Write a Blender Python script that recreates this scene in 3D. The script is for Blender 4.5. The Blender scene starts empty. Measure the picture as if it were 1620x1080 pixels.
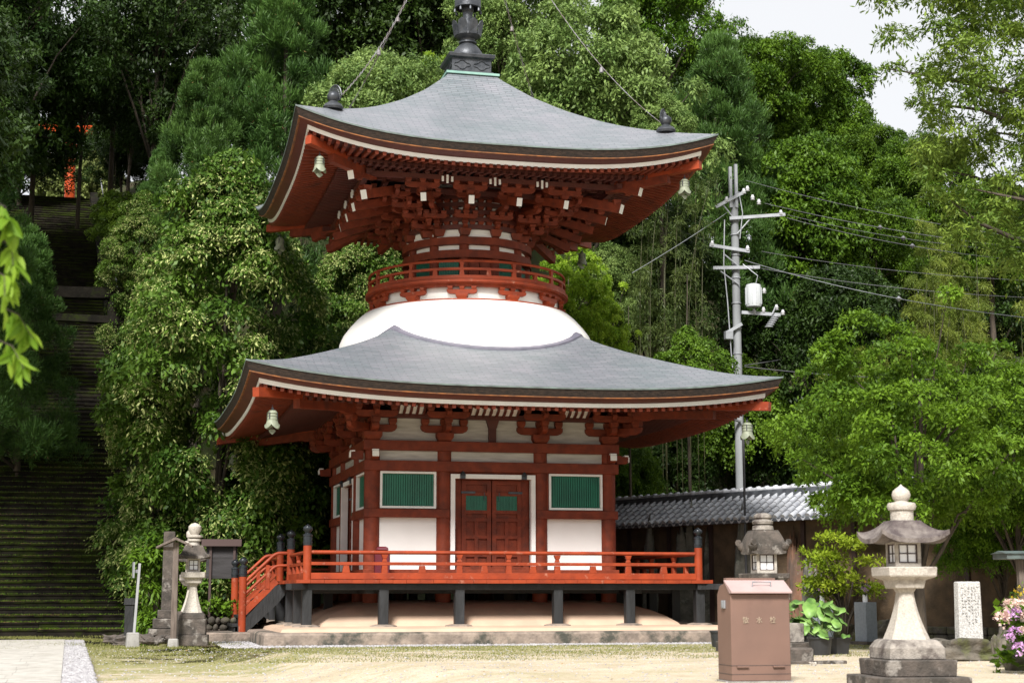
import bpy, math, random
import numpy as np
from mathutils import Vector, Matrix
random.seed(7)
RNG = np.random.default_rng(11)
S = bpy.context.scene
COL = S.collection
PI = math.pi
rad = math.radians

# ------------------------------------------------------------------ camera
CAM = np.array([-8.767, -40.367, 0.93])
YAW, PITCH, ROLL, FPX = 0.2420, 0.1536, -0.0009, 2581.6
FW = np.array([math.sin(YAW)*math.cos(PITCH), math.cos(YAW)*math.cos(PITCH), math.sin(PITCH)])
RT = np.array([math.cos(YAW), -math.sin(YAW), 0.0])
UP = np.cross(RT, FW)
cd = bpy.data.cameras.new('Camera')
cam = bpy.data.objects.new('Camera', cd); COL.objects.link(cam)
mm = Matrix(((RT[0], UP[0], -FW[0]), (RT[1], UP[1], -FW[1]), (RT[2], UP[2], -FW[2]))).to_4x4()
cam.matrix_world = Matrix.Translation(Vector(CAM)) @ mm @ Matrix.Rotation(ROLL, 4, 'Z')
cd.sensor_width = 36.0; cd.lens = 36.0*FPX/1620.0
cd.clip_start = 0.1; cd.clip_end = 5000
cd.dof.use_dof = True; cd.dof.focus_distance = 37.0; cd.dof.aperture_fstop = 2.4
S.camera = cam
# ------------------------------------------------------------------ sky, sun, exposure
SUN_EL, SUN_AZ = rad(44), rad(206)       # azimuth clockwise from +Y; the sun stands behind the camera, a little left
W = bpy.data.worlds.new("World"); S.world = W; W.use_nodes = True
nt = W.node_tree; nt.nodes.clear()
wo = nt.nodes.new('ShaderNodeOutputWorld'); bg = nt.nodes.new('ShaderNodeBackground')
sky = nt.nodes.new('ShaderNodeTexSky'); sky.sky_type = 'NISHITA'; sky.sun_disc = False
sky.sun_elevation = SUN_EL; sky.sun_rotation = SUN_AZ
mx = nt.nodes.new('ShaderNodeMix'); mx.data_type = 'RGBA'; mx.inputs[0].default_value = 0.8
nt.links.new(sky.outputs[0], mx.inputs[6]); mx.inputs[7].default_value = (13.0, 13.0, 13.1, 1)   # thin bright cloud layer
nt.links.new(mx.outputs[2], bg.inputs[0]); bg.inputs[1].default_value = 0.05
nt.links.new(bg.outputs[0], wo.inputs[0])
sd = bpy.data.lights.new('sun', 'SUN'); sd.energy = 4.6; sd.angle = rad(14); sd.color = (1.0, 0.965, 0.91)
so = bpy.data.objects.new('sun', sd); COL.objects.link(so)
sv = Vector((math.sin(SUN_AZ)*math.cos(SUN_EL), math.cos(SUN_AZ)*math.cos(SUN_EL), math.sin(SUN_EL)))
so.rotation_euler = sv.to_track_quat('Z', 'Y').to_euler()
S.view_settings.view_transform = 'Standard'; S.view_settings.look = 'None'
S.view_settings.exposure = 0.78; S.view_settings.gamma = 1

G = -0.14      # level of the yard

def at(u, D, z=None, v=None):
    """point seen in photo column u at forward distance D; height z or from photo row v"""
    v0 = 940 if v is None else v
    d = FW + RT*(u-810)/FPX + UP*(540-v0)/FPX
    h = np.array([math.sin(YAW), math.cos(YAW), 0])
    P = CAM + d*(D/(h@d))
    if z is not None: P[2] = z
    return P

# ------------------------------------------------------------------ materials
MATS = {}
def lin(c): return tuple(c)+(1,)
def mat(name, col, rough=0.6, col2=None, scale=6.0, bump=0.0, bscale=None, metal=0.0, spec=0.5, detail=6, f0=0.35, f1=0.65,
        stretch=(1, 1, 1), dirt=None, dscale=1.5, dlo=0.55, dhi=0.7, coord='Object', emit=None):
    if name in MATS: return MATS[name]
    m = bpy.data.materials.new(name); m.use_nodes = True; n = m.node_tree; L = n.links
    b = n.nodes['Principled BSDF']; b.inputs['Roughness'].default_value = rough
    b.inputs['Metallic'].default_value = metal; b.inputs['Specular IOR Level'].default_value = spec
    tc = n.nodes.new('ShaderNodeTexCoord'); mp = n.nodes.new('ShaderNodeMapping'); mp.inputs['Scale'].default_value = stretch
    L.new(tc.outputs[coord], mp.inputs[0])
    out = None
    if col2 is not None:
        no = n.nodes.new('ShaderNodeTexNoise'); no.inputs['Scale'].default_value = scale; no.inputs['Detail'].default_value = detail
        L.new(mp.outputs[0], no.inputs[0])
        mr = n.nodes.new('ShaderNodeMapRange'); mr.inputs[1].default_value = f0; mr.inputs[2].default_value = f1
        L.new(no.outputs[0], mr.inputs[0])
        mi = n.nodes.new('ShaderNodeMix'); mi.data_type = 'RGBA'
        mi.inputs[6].default_value = lin(col); mi.inputs[7].default_value = lin(col2); L.new(mr.outputs[0], mi.inputs[0])
        out = mi.outputs[2]
    else:
        b.inputs['Base Color'].default_value = lin(col)
    if dirt is not None:
        no = n.nodes.new('ShaderNodeTexNoise'); no.inputs['Scale'].default_value = dscale; no.inputs['Detail'].default_value = 9
        no.inputs['Roughness'].default_value = 0.65
        L.new(tc.outputs[coord], no.inputs[0])
        mr = n.nodes.new('ShaderNodeMapRange'); mr.inputs[1].default_value = dlo; mr.inputs[2].default_value = dhi
        L.new(no.outputs[0], mr.inputs[0])
        mi = n.nodes.new('ShaderNodeMix'); mi.data_type = 'RGBA'; L.new(mr.outputs[0], mi.inputs[0])
        if out: L.new(out, mi.inputs[6])
        else: mi.inputs[6].default_value = lin(col)
        mi.inputs[7].default_value = lin(dirt); out = mi.outputs[2]
    if out: L.new(out, b.inputs['Base Color'])
    if bump:
        no = n.nodes.new('ShaderNodeTexNoise'); no.inputs['Scale'].default_value = bscale or scale*3; no.inputs['Detail'].default_value = 8
        L.new(mp.outputs[0], no.inputs[0])
        bp = n.nodes.new('ShaderNodeBump'); bp.inputs['Strength'].default_value = bump; bp.inputs['Distance'].default_value = 0.02
        L.new(no.outputs[0], bp.inputs['Height']); L.new(bp.outputs[0], b.inputs['Normal'])
    if emit: b.inputs['Emission Color'].default_value = lin(emit[0]); b.inputs['Emission Strength'].default_value = emit[1]
    MATS[name] = m
    return m

RAIL = mat('vermilion rail paint', (0.30, 0.048, 0.015), 0.5, (0.20, 0.032, 0.012), 3, 0.25, 14, dirt=(0.40, 0.17, 0.11), dscale=6, dlo=0.60, dhi=0.74, spec=.25)
RED = mat('old vermilion wood', (0.195, 0.036, 0.0145), 0.6, (0.130, 0.024, 0.0105), 5, 0.4, 24, dirt=(0.075, 0.02, 0.012), dscale=2.3, dlo=0.52, dhi=0.74, spec=.25)
REDD = mat('shaded soffit red', (0.090, 0.016, 0.009), 0.6, (0.065, 0.012, 0.007), 2, 0.2, 18)  # darker copy of the red; shade under the eaves put into the colour
WHITE = mat('white plaster', (0.80, 0.79, 0.77), 0.7, (0.74, 0.73, 0.71), 1.2, 0.08, 20)
WEND = mat('clean white end paint', (0.84, 0.84, 0.84), 0.6, (0.78, 0.78, 0.78), 3)
WPAINT = mat('white painted board', (0.80, 0.79, 0.78), 0.55, (0.72, 0.71, 0.70), 3, 0.1, 20, dirt=(0.52, 0.48, 0.46), dscale=5, dlo=0.66, dhi=0.8)
GREYW = mat('streaked grey white board', (0.50, 0.47, 0.44), 0.65, (0.36, 0.33, 0.31), 2.0, 0.25, 14, stretch=(1, 1, 7))  # greyer than the plaster, with fine horizontal streaks
GREEN = mat('green lattice paint', (0.003, 0.14, 0.082), 0.45, (0.003, 0.10, 0.06), 3)
BLACKW = mat('black stained timber', (0.008, 0.0085, 0.0095), 0.6, (0.024, 0.025, 0.028), 5, 0.5, 24, stretch=(1, 1, .25), f0=.45, f1=.8)
LACQ = mat('black lacquer cap', (0.012, 0.014, 0.018), 0.25, (0.03, 0.035, 0.04), 6, 0.1, 10, metal=0.3)
IRON = mat('dark cast metal', (0.035, 0.04, 0.048), 0.45, (0.075, 0.08, 0.09), 5, 0.35, 20, metal=0.5)
BARK_EDGE = mat('cypress bark edge', (0.014, 0.009, 0.007), 0.9, (0.042, 0.026, 0.018), 9, 0.8, 60, stretch=(1, 1, 4))
ORANGE = mat('orange bark strip', (0.24, 0.085, 0.02), 0.8, (0.10, 0.04, 0.015), 6)
COPEDGE = mat('green copper lip', (0.13, 0.17, 0.155), 0.5, (0.07, 0.085, 0.08), 4)
COPGREEN = mat('verdigris copper', (0.22, 0.38, 0.32), 0.6, (0.15, 0.28, 0.25), 4)
BRONZE = mat('pale green bronze', (0.25, 0.275, 0.20), 0.6, (0.16, 0.18, 0.13), 9, 0.1, 20)
MOUND = mat('beige plaster mound', (0.50, 0.36, 0.26), 0.8, (0.42, 0.30, 0.22), 1.6, 0.15, 30, dirt=(0.36, 0.27, 0.20), dscale=0.9, dlo=.55, dhi=.8)
CURB = mat('rough pinkish curb stone', (0.27, 0.215, 0.175), 0.9, (0.15, 0.12, 0.10), 5, 1.0, 16, dirt=(0.05, 0.05, 0.04), dscale=1.6, dlo=.50, dhi=.62)
GRAN = mat('weathered granite', (0.30, 0.27, 0.24), 0.9, (0.20, 0.18, 0.16), 14, 0.7, 50, dirt=(0.07, 0.055, 0.05), dscale=3.2, dlo=.47, dhi=.62)
GRANW = mat('pale granite', (0.46, 0.42, 0.37), 0.85, (0.34, 0.31, 0.27), 40, 0.5, 70, dirt=(0.17, 0.14, 0.12), dscale=4, dlo=.54, dhi=.72)
GRAND = mat('dark mossy granite', (0.10, 0.082, 0.07), 0.95, (0.04, 0.035, 0.03), 5, 0.8, 30, dirt=(0.22, 0.20, 0.18), dscale=4, dlo=.56, dhi=.66)
GRAYST = mat('blue grey cut stone', (0.24, 0.27, 0.31), 0.5, (0.20, 0.225, 0.26), 20, 0.1, 60)
BOXP = mat('dusty rose painted steel', (0.172, 0.101, 0.078), 0.5, (0.14, 0.084, 0.066), 1.5, 0.05, 8, dirt=(0.105, 0.06, 0.048), dscale=2.6, dlo=.57, dhi=.82)
WOOD = mat('grey weathered post', (0.15, 0.12, 0.10), 0.85, (0.08, 0.06, 0.05), 6, 0.5, 30, stretch=(3, 3, .4))
METALW = mat('galvanised steel', (0.33, 0.345, 0.37), 0.5, (0.26, 0.27, 0.29), 4, metal=0.4)
CONC = mat('concrete', (0.30, 0.29, 0.275), 0.9, (0.21, 0.20, 0.19), 6, 0.4, 40)
POLEC = mat('concrete pole', (0.25, 0.26, 0.275), 0.8, (0.17, 0.18, 0.19), 3, 0.3, 30, stretch=(1, 1, .15))
WIRE = mat('cable', (0.10, 0.10, 0.11), 0.6)
CHAIN = mat('grey chain', (0.20, 0.20, 0.22), 0.5, (0.10, 0.07, 0.06), 3)
DARKP = mat('dark steel pole', (0.03, 0.03, 0.035), 0.5)
TILE = mat('smoked silver roof tile', (0.48, 0.495, 0.53), 0.32, (0.22, 0.23, 0.26), 2.6, 0.2, 30, f0=.3, f1=.75, dirt=(0.40, 0.40, 0.42), dscale=3.1, dlo=.55, dhi=.7)
TILED = mat('dark ridge tile', (0.05, 0.055, 0.065), 0.4, (0.10, 0.11, 0.125), 6)
MUD = mat('ochre mud wall', (0.13, 0.085, 0.05), 0.95, (0.07, 0.048, 0.03), 3, 0.8, 14)
STEPS = mat('tree shaded stone risers', (0.022, 0.019, 0.015), 0.95, (0.009, 0.008, 0.007), 3, 0.8, 12, dirt=(0.022, 0.030, 0.006), dscale=1.3, dlo=.50, dhi=.64, spec=.08)  # stone colour lowered to near black to carry the tree shade
TREAD = mat('shaded worn step edge', (0.020, 0.017, 0.012), 0.95, (0.007, 0.006, 0.0045), 3, 0.8, 12, dirt=(0.030, 0.042, 0.007), dscale=1.1, dlo=.46, dhi=.58, spec=.08)  # edge colour darkened too, for tree shade over the upper flight
PAVE = mat('pale granite paving', (0.46, 0.44, 0.40), 0.8, (0.34, 0.32, 0.29), 5, 0.3, 60, dirt=(.24, .22, .18), dscale=2.2, dlo=.52, dhi=.75)
MOSSD = mat('shaded mossy stone', (0.016, 0.014, 0.011), .95, (0.008, 0.0075, 0.006), 3, .8, 14, dirt=(0.018, 0.024, 0.006), dscale=2, dlo=.5, dhi=.62, spec=.08)  # mossy stone with the shade on the stairs mixed into its colour
TORII = mat('bright torii vermilion', (0.75, 0.10, 0.015), 0.5, (0.65, 0.085, 0.015), 3)
BARK = mat('tree bark', (0.075, 0.058, 0.042), 0.95, (0.035, 0.028, 0.022), 6, 0.9, 20, stretch=(1, 1, .3))
PAPER = mat('white lantern paper', (0.82, 0.83, 0.86), 0.7)
DKWOOD = mat('dark window frame', (0.045, 0.025, 0.022), 0.6)
PLAST = mat('black plastic', (0.02, 0.021, 0.023), 0.4)
ROCK = mat('mossy field stone', (0.15, 0.13, 0.105), 0.95, (0.05, 0.045, 0.035), 4, 1.0, 22, dirt=(0.08, 0.085, 0.03), dscale=2.4, dlo=.5, dhi=.62)
PEBBLE = mat('grey pebbles', (0.40, 0.39, 0.40), 0.8, (0.20, 0.19, 0.20), 9)

def roof_mat():
    m = bpy.data.materials.new('copper shingle sheets'); m.use_nodes = True; n = m.node_tree; L = n.links
    b = n.nodes['Principled BSDF']; b.inputs['Roughness'].default_value = 0.42; b.inputs['Specular IOR Level'].default_value = 0.7
    uv = n.nodes.new('ShaderNodeTexCoord')
    br = n.nodes.new('ShaderNodeTexBrick'); br.inputs['Scale'].default_value = 1.0
    br.inputs['Brick Width'].default_value = 0.36; br.inputs['Row Height'].default_value = 0.125
    br.inputs['Mortar Size'].default_value = 0.013; br.inputs['Mortar Smooth'].default_value = 0.4; br.offset = 0.5
    br.inputs['Color1'].default_value = (0.135, 0.148, 0.162, 1); br.inputs['Color2'].default_value = (0.178, 0.184, 0.200, 1)
    br.inputs['Mortar'].default_value = (0.108, 0.117, 0.128, 1)
    L.new(uv.outputs['UV'], br.inputs[0])
    no = n.nodes.new('ShaderNodeTexNoise'); no.inputs['Scale'].default_value = 0.9; no.inputs['Detail'].default_value = 9; no.inputs['Roughness'].default_value = .68
    L.new(uv.outputs['Object'], no.inputs[0])
    cr = n.nodes.new('ShaderNodeValToRGB'); e = cr.color_ramp.elements
    e[0].position = .35; e[0].color = (0.84, 0.92, 0.93, 1); e[1].position = .65; e[1].color = (1.12, 1.08, 1.13, 1)
    L.new(no.outputs[0], cr.inputs[0])
    mi = n.nodes.new('ShaderNodeMix'); mi.data_type = 'RGBA'; mi.blend_type = 'MULTIPLY'; mi.inputs[0].default_value = 1
    L.new(br.outputs[0], mi.inputs[6]); L.new(cr.outputs[0], mi.inputs[7])
    sx_ = n.nodes.new('ShaderNodeSeparateXYZ'); L.new(uv.outputs['UV'], sx_.inputs[0])
    wob = n.nodes.new('ShaderNodeTexNoise'); wob.inputs['Scale'].default_value = 1.6; L.new(uv.outputs['UV'], wob.inputs[0])
    def mth(op, a, c):
        x = n.nodes.new('ShaderNodeMath'); x.operation = op
        for k, q in ((0, a), (1, c)):
            if isinstance(q, (int, float)): x.inputs[k].default_value = q
            elif q is not None: L.new(q, x.inputs[k])
        return x.outputs[0]
    row = mth('FRACT', mth('DIVIDE', mth('ADD', sx_.outputs['Y'], mth('MULTIPLY', wob.outputs[0], .02)), 0.125), None)
    ln = n.nodes.new('ShaderNodeMapRange'); ln.inputs[1].default_value = 0.0; ln.inputs[2].default_value = 0.24; ln.inputs[3].default_value = 0.50; ln.inputs[4].default_value = 1.0
    L.new(row, ln.inputs[0])
    fin = n.nodes.new('ShaderNodeMix'); fin.data_type = 'RGBA'; fin.blend_type = 'MULTIPLY'; fin.inputs[0].default_value = 1
    L.new(mi.outputs[2], fin.inputs[6]); L.new(ln.outputs[0], fin.inputs[7])
    L.new(fin.outputs[2], b.inputs['Base Color'])
    n2 = n.nodes.new('ShaderNodeTexNoise'); n2.inputs['Scale'].default_value = 7; n2.inputs['Detail'].default_value = 5
    mp = n.nodes.new('ShaderNodeMapping'); mp.inputs['Scale'].default_value = (1, 4, 1); L.new(uv.outputs['UV'], mp.inputs[0]); L.new(mp.outputs[0], n2.inputs[0])
    ad = n.nodes.new('ShaderNodeMath'); ad.operation = 'MULTIPLY_ADD'; ad.inputs[1].default_value = 0.35
    sb = n.nodes.new('ShaderNodeMath'); sb.operation = 'SUBTRACT'; sb.inputs[0].default_value = 1; L.new(br.outputs['Fac'], sb.inputs[1])
    L.new(n2.outputs[0], ad.inputs[0]); L.new(sb.outputs[0], ad.inputs[2])
    bp = n.nodes.new('ShaderNodeBump'); bp.inputs['Strength'].default_value = 0.6; bp.inputs['Distance'].default_value = 0.012
    L.new(ad.outputs[0], bp.inputs['Height']); L.new(bp.outputs[0], b.inputs['Normal'])
    return m
ROOFM = roof_mat()

def leaf_mat(name, c1, c2, trans=0.35, rough=0.5, c3=None):
    m = bpy.data.materials.new(name); m.use_nodes = True; n = m.node_tree; L = n.links
    b = n.nodes['Principled BSDF']; b.inputs['Roughness'].default_value = rough; b.inputs['Specular IOR Level'].default_value = 0.22
    at_ = n.nodes.new('ShaderNodeAttribute'); at_.attribute_name = 'tint'
    oi = n.nodes.new('ShaderNodeObjectInfo')
    mi = n.nodes.new('ShaderNodeMix'); mi.data_type = 'RGBA'; mi.inputs[6].default_value = lin(c1); mi.inputs[7].default_value = lin(c2)
    L.new(at_.outputs['Fac'], mi.inputs[0])
    hs = n.nodes.new('ShaderNodeHueSaturation'); L.new(mi.outputs[2], hs.inputs['Color'])
    r = n.nodes.new('ShaderNodeMapRange'); r.inputs[3].default_value = 0.496; r.inputs[4].default_value = 0.506
    L.new(oi.outputs['Random'], r.inputs[0]); L.new(r.outputs[0], hs.inputs['Hue'])
    r2 = n.nodes.new('ShaderNodeMapRange'); r2.inputs[3].default_value = 0.92; r2.inputs[4].default_value = 1.08
    L.new(oi.outputs['Random'], r2.inputs[0]); L.new(r2.outputs[0], hs.inputs['Value'])
    L.new(hs.outputs[0], b.inputs['Base Color'])
    tr = n.nodes.new('ShaderNodeBsdfTranslucent'); L.new(hs.outputs[0], tr.inputs[0])
    ms = n.nodes.new('ShaderNodeMixShader'); ms.inputs[0].default_value = trans
    L.new(b.outputs[0], ms.inputs[1]); L.new(tr.outputs[0], ms.inputs[2])
    L.new(ms.outputs[0], n.nodes['Material Output'].inputs[0])
    return m

# ------------------------------------------------------------------ mesh builder
class MB:
    def __init__(s): s.v = []; s.f = []; s.m = []; s.uv = []; s.M = None; s.mi = 0; s.hasuv = False
    def add(s, vs, fs, mi=None, uvs=None):
        o = len(s.v); k = s.mi if mi is None else mi
        for p in vs:
            if s.M is not None: q = s.M @ Vector(p); s.v.append((q.x, q.y, q.z))
            else: s.v.append(tuple(p))
        for i, f in enumerate(fs):
            s.f.append([o+j for j in f]); s.m.append(k)
            if uvs is not None: s.uv.append([uvs[j] for j in f]); s.hasuv = True
            else: s.uv.append(None)
    def box(s, x0, x1, y0, y1, z0, z1, mi=None):
        vs = [(x, y, z) for z in (z0, z1) for y in (y0, y1) for x in (x0, x1)]
        s.add(vs, [(0, 2, 3, 1), (4, 5, 7, 6), (0, 1, 5, 4), (2, 6, 7, 3), (0, 4, 6, 2), (1, 3, 7, 5)], mi)
    def taper(s, cx, cy, z0, z1, a0, a1, mi=None, b0=None, b1=None):
        b0 = a0 if b0 is None else b0; b1 = a1 if b1 is None else b1
        vs = [(cx+sx*a, cy+sy*b, z) for (z, a, b) in ((z0, a0, b0), (z1, a1, b1)) for (sx, sy) in ((-1, -1), (1, -1), (1, 1), (-1, 1))]
        s.add(vs, [(3, 2, 1, 0), (4, 5, 6, 7), (0, 1, 5, 4), (1, 2, 6, 5), (2, 3, 7, 6), (3, 0, 4, 7)], mi)
    def beam(s, p, q, w, h, mi=None, cap=None):
        """rectangular bar from p to q; w horizontal width, h height"""
        p = Vector(p); q = Vector(q); d = (q-p).normalized()
        side = d.cross(Vector((0, 0, 1)))
        side = Vector((1, 0, 0)) if side.length < 1e-4 else side.normalized()
        up = side.cross(d)
        vs = []
        for c in (p, q):
            for (a, b) in ((-1, -1), (1, -1), (1, 1), (-1, 1)): vs.append(c+side*a*w/2+up*b*h/2)
        s.add(vs, [(0, 1, 5, 4), (1, 2, 6, 5), (2, 3, 7, 6), (3, 0, 4, 7), (3, 2, 1, 0)], mi)
        s.add(vs[4:], [(0, 1, 2, 3)], cap if cap is not None else mi)
    def tube(s, pts, r, n=8, mi=None):
        pts = [Vector(p) for p in pts]
        if not isinstance(r, (list, tuple)): r = [r]*len(pts)
        vs = []; fs = []; ref = None
        for i, p in enumerate(pts):
            d = (pts[min(i+1, len(pts)-1)]-pts[max(i-1, 0)]).normalized()
            if ref is None: ref = Vector((0, 0, 1)) if abs(d.z) < .9 else Vector((1, 0, 0))
            a = d.cross(ref).normalized(); b = d.cross(a).normalized(); ref = -b if False else ref
            for k in range(n):
                t = 2*PI*k/n; vs.append(p+(a*math.cos(t)+b*math.sin(t))*r[i])
        for i in range(len(pts)-1):
            for k in range(n):
                k2 = (k+1) % n; fs.append((i*n+k, i*n+k2, (i+1)*n+k2, (i+1)*n+k))
        fs.append(tuple(range(n-1, -1, -1))); fs.append(tuple((len(pts)-1)*n+k for k in range(n)))
        s.add(vs, fs, mi)
    def lathe(s, prof, n=24, c=(0, 0, 0), mi=None, rot=0, sq=False, a0=0, a1=2*PI, uv=False):
        """revolve (r, z); sq: square plan where r is the half side"""
        vs = []; fs = []
        if sq: n = 4; rot += PI/4
        full = abs(a1-a0-2*PI) < 1e-6; nn = n if full else n+1
        for (r, z) in prof:
            R = r*math.sqrt(2) if sq else r
            for k in range(nn):
                t = a0+(a1-a0)*k/n+rot; vs.append((c[0]+R*math.cos(t), c[1]+R*math.sin(t), c[2]+z))
        for i in range(len(prof)-1):
            for k in range(n):
                k2 = (k+1) % nn; fs.append((i*nn+k, i*nn+k2, (i+1)*nn+k2, (i+1)*nn+k))
        if full and tuple(prof[0]) != tuple(prof[-1]):
            if prof[0][0] > 1e-4: fs.append(tuple(range(nn-1, -1, -1)))
            if prof[-1][0] > 1e-4: fs.append(tuple((len(prof)-1)*nn+k for k in range(nn)))
        s.add(vs, fs, mi)
    def poly(s, pts2, y0, y1, plane='xz', mi=None):
        """extrude an outline (x, z) between y0 and y1 (or (y, z) between x0 and x1)"""
        n = len(pts2); vs = []
        for yy in (y0, y1):
            for (a, b) in pts2: vs.append((a, yy, b) if plane == 'xz' else ((yy, a, b) if plane == 'yz' else (a, b, yy)))
        fs = [tuple(range(n)), tuple(range(2*n-1, n-1, -1))]
        for i in range(n): j = (i+1) % n; fs.append((i, n+i, n+j, j))
        s.add(vs, fs, mi)
    def build(s, name, mats, parent=None, smooth=False, bevel=0, loc=None, auto=None):
        me = bpy.data.meshes.new(name)
        me.from_pydata(s.v, [], s.f); 
        if not isinstance(mats, (list, tuple)): mats = [mats]
        for m in mats: me.materials.append(m)
        me.polygons.foreach_set('material_index', s.m)
        if s.hasuv:
            ul = me.uv_layers.new(name='UVMap'); i = 0
            for f, u in zip(s.f, s.uv):
                for k in range(len(f)):
                    ul.data[i].uv = u[k] if u else (0, 0); i += 1
        me.update()
        import bmesh
        bm = bmesh.new(); bm.from_mesh(me); bmesh.ops.recalc_face_normals(bm, faces=bm.faces)
        if smooth and auto is not None:
            for e in bm.edges:
                if len(e.link_faces) == 2 and e.calc_face_angle(0) > auto: e.smooth = False
        bm.to_mesh(me); bm.free()
        if smooth: me.polygons.foreach_set('use_smooth', [True]*len(me.polygons))
        o = bpy.data.objects.new(name, me); COL.objects.link(o)
        if parent is not None: o.parent = parent
        if loc is not None: o.location = loc
        if bevel:
            b = o.modifiers.new('bevel', 'BEVEL'); b.width = bevel; b.segments = 1; b.limit_method = 'ANGLE'; b.angle_limit = rad(50)
        return o

def tag(o, label=None, cat=None, group=None, kind=None):
    if label: o['label'] = label
    if cat: o['category'] = cat
    if group: o['group'] = group
    if kind: o['kind'] = kind
    return o
def thing(name, label, cat, loc=(0, 0, 0), rz=0, group=None):
    o = bpy.data.objects.new(name, None); COL.objects.link(o); o.empty_display_size = .3
    o.location = tuple(loc); o.rotation_euler = (0, 0, rz)
    return tag(o, label, cat, group)
def copy_tree(o, parent=None):
    c = o.copy(); COL.objects.link(c); c.parent = parent
    for ch in o.children: copy_tree(ch, c)
    return c
def RZ(k): return Matrix.Rotation(-k*PI/2, 4, 'Z')
def interp(x, xs, ys): return float(np.interp(x, xs, ys))

# ------------------------------------------------------------------ ground
def sstep(a, b, x):
    t = np.clip((x-a)/(b-a), 0, 1); return t*t*(3-2*t)
STX, STY = -7.7, 4.5        # right-hand foot of the long stairs
def stair_line(y): return STX-0.071*(y-STY)
def H(x, y):
    x = np.asarray(x, float); y = np.asarray(y, float)
    edge = 9.5+0.10*np.clip(x, -30, 60)
    h = (21.0-6.0*sstep(8, 45, x))*sstep(-2, 34, y-edge)+3.0*sstep(25, 80, y-edge)
    h = h+26*sstep(60, 230, y-edge)*sstep(10, 60, x)
    # stairs run up on the left
    sx = stair_line(y)
    hs = 0.572*np.clip(y-STY, 0, 35)
    wl = sstep(-9.5, -6.5, x-sx)*(1-sstep(0.3, 2.4, x-sx))
    h = h*(1-wl)+(hs-0.35)*wl
    wl2 = (1-sstep(-9.5, -6.5, x-sx))
    h = h*(1-wl2)+(hs+0.8*sstep(0, 6, y-STY))*wl2
    h = h+0.5*np.sin(x*.31+1)*np.sin(y*.27)*sstep(2, 12, h)
    r = np.hypot(x-10, y-60)
    h = h*(1-0.8*sstep(300, 900, r))
    return h+G
def axis_coords(fine0, fine1, step, far):
    a = list(np.arange(fine0, fine1+1e-6, step)); d = step; x = a[-1]; 
    while x < far: d *= 1.25; x += d; a.append(x)
    d = step; x = a[0]
    while x > -far: d *= 1.25; x -= d; a.insert(0, x)
    return np.array(a)
gx = axis_coords(-24, 45, 0.6, 1500); gy = axis_coords(-42, 70, 0.6, 1500)
XX, YY = np.meshgrid(gx, gy, indexing='xy'); ZZ = H(XX, YY)
me = bpy.data.meshes.new('ground'); nx, ny = len(gx), len(gy)
V = np.stack([XX, YY, ZZ], -1).reshape(-1, 3)
ii = (np.arange(ny-1)[:, None]*nx+np.arange(nx-1)[None, :]).ravel()
Fq = np.stack([ii, ii+1, ii+1+nx, ii+nx], -1)
def np_mesh(me, V, Fq, mi=None):
    me.vertices.add(len(V)); me.vertices.foreach_set('co', V.astype(np.float32).ravel())
    n, k = Fq.shape
    me.loops.add(n*k); me.loops.foreach_set('vertex_index', Fq.astype(np.int32).ravel())
    me.polygons.add(n); me.polygons.foreach_set('loop_start', np.arange(0, n*k, k, dtype=np.int32))
    me.polygons.foreach_set('loop_total', np.full(n, k, dtype=np.int32))
    if mi is not None: me.polygons.foreach_set('material_index', mi.astype(np.int32))
    me.update(calc_edges=True)
np_mesh(me, V, Fq); me.polygons.foreach_set('use_smooth', [True]*len(Fq))
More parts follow.
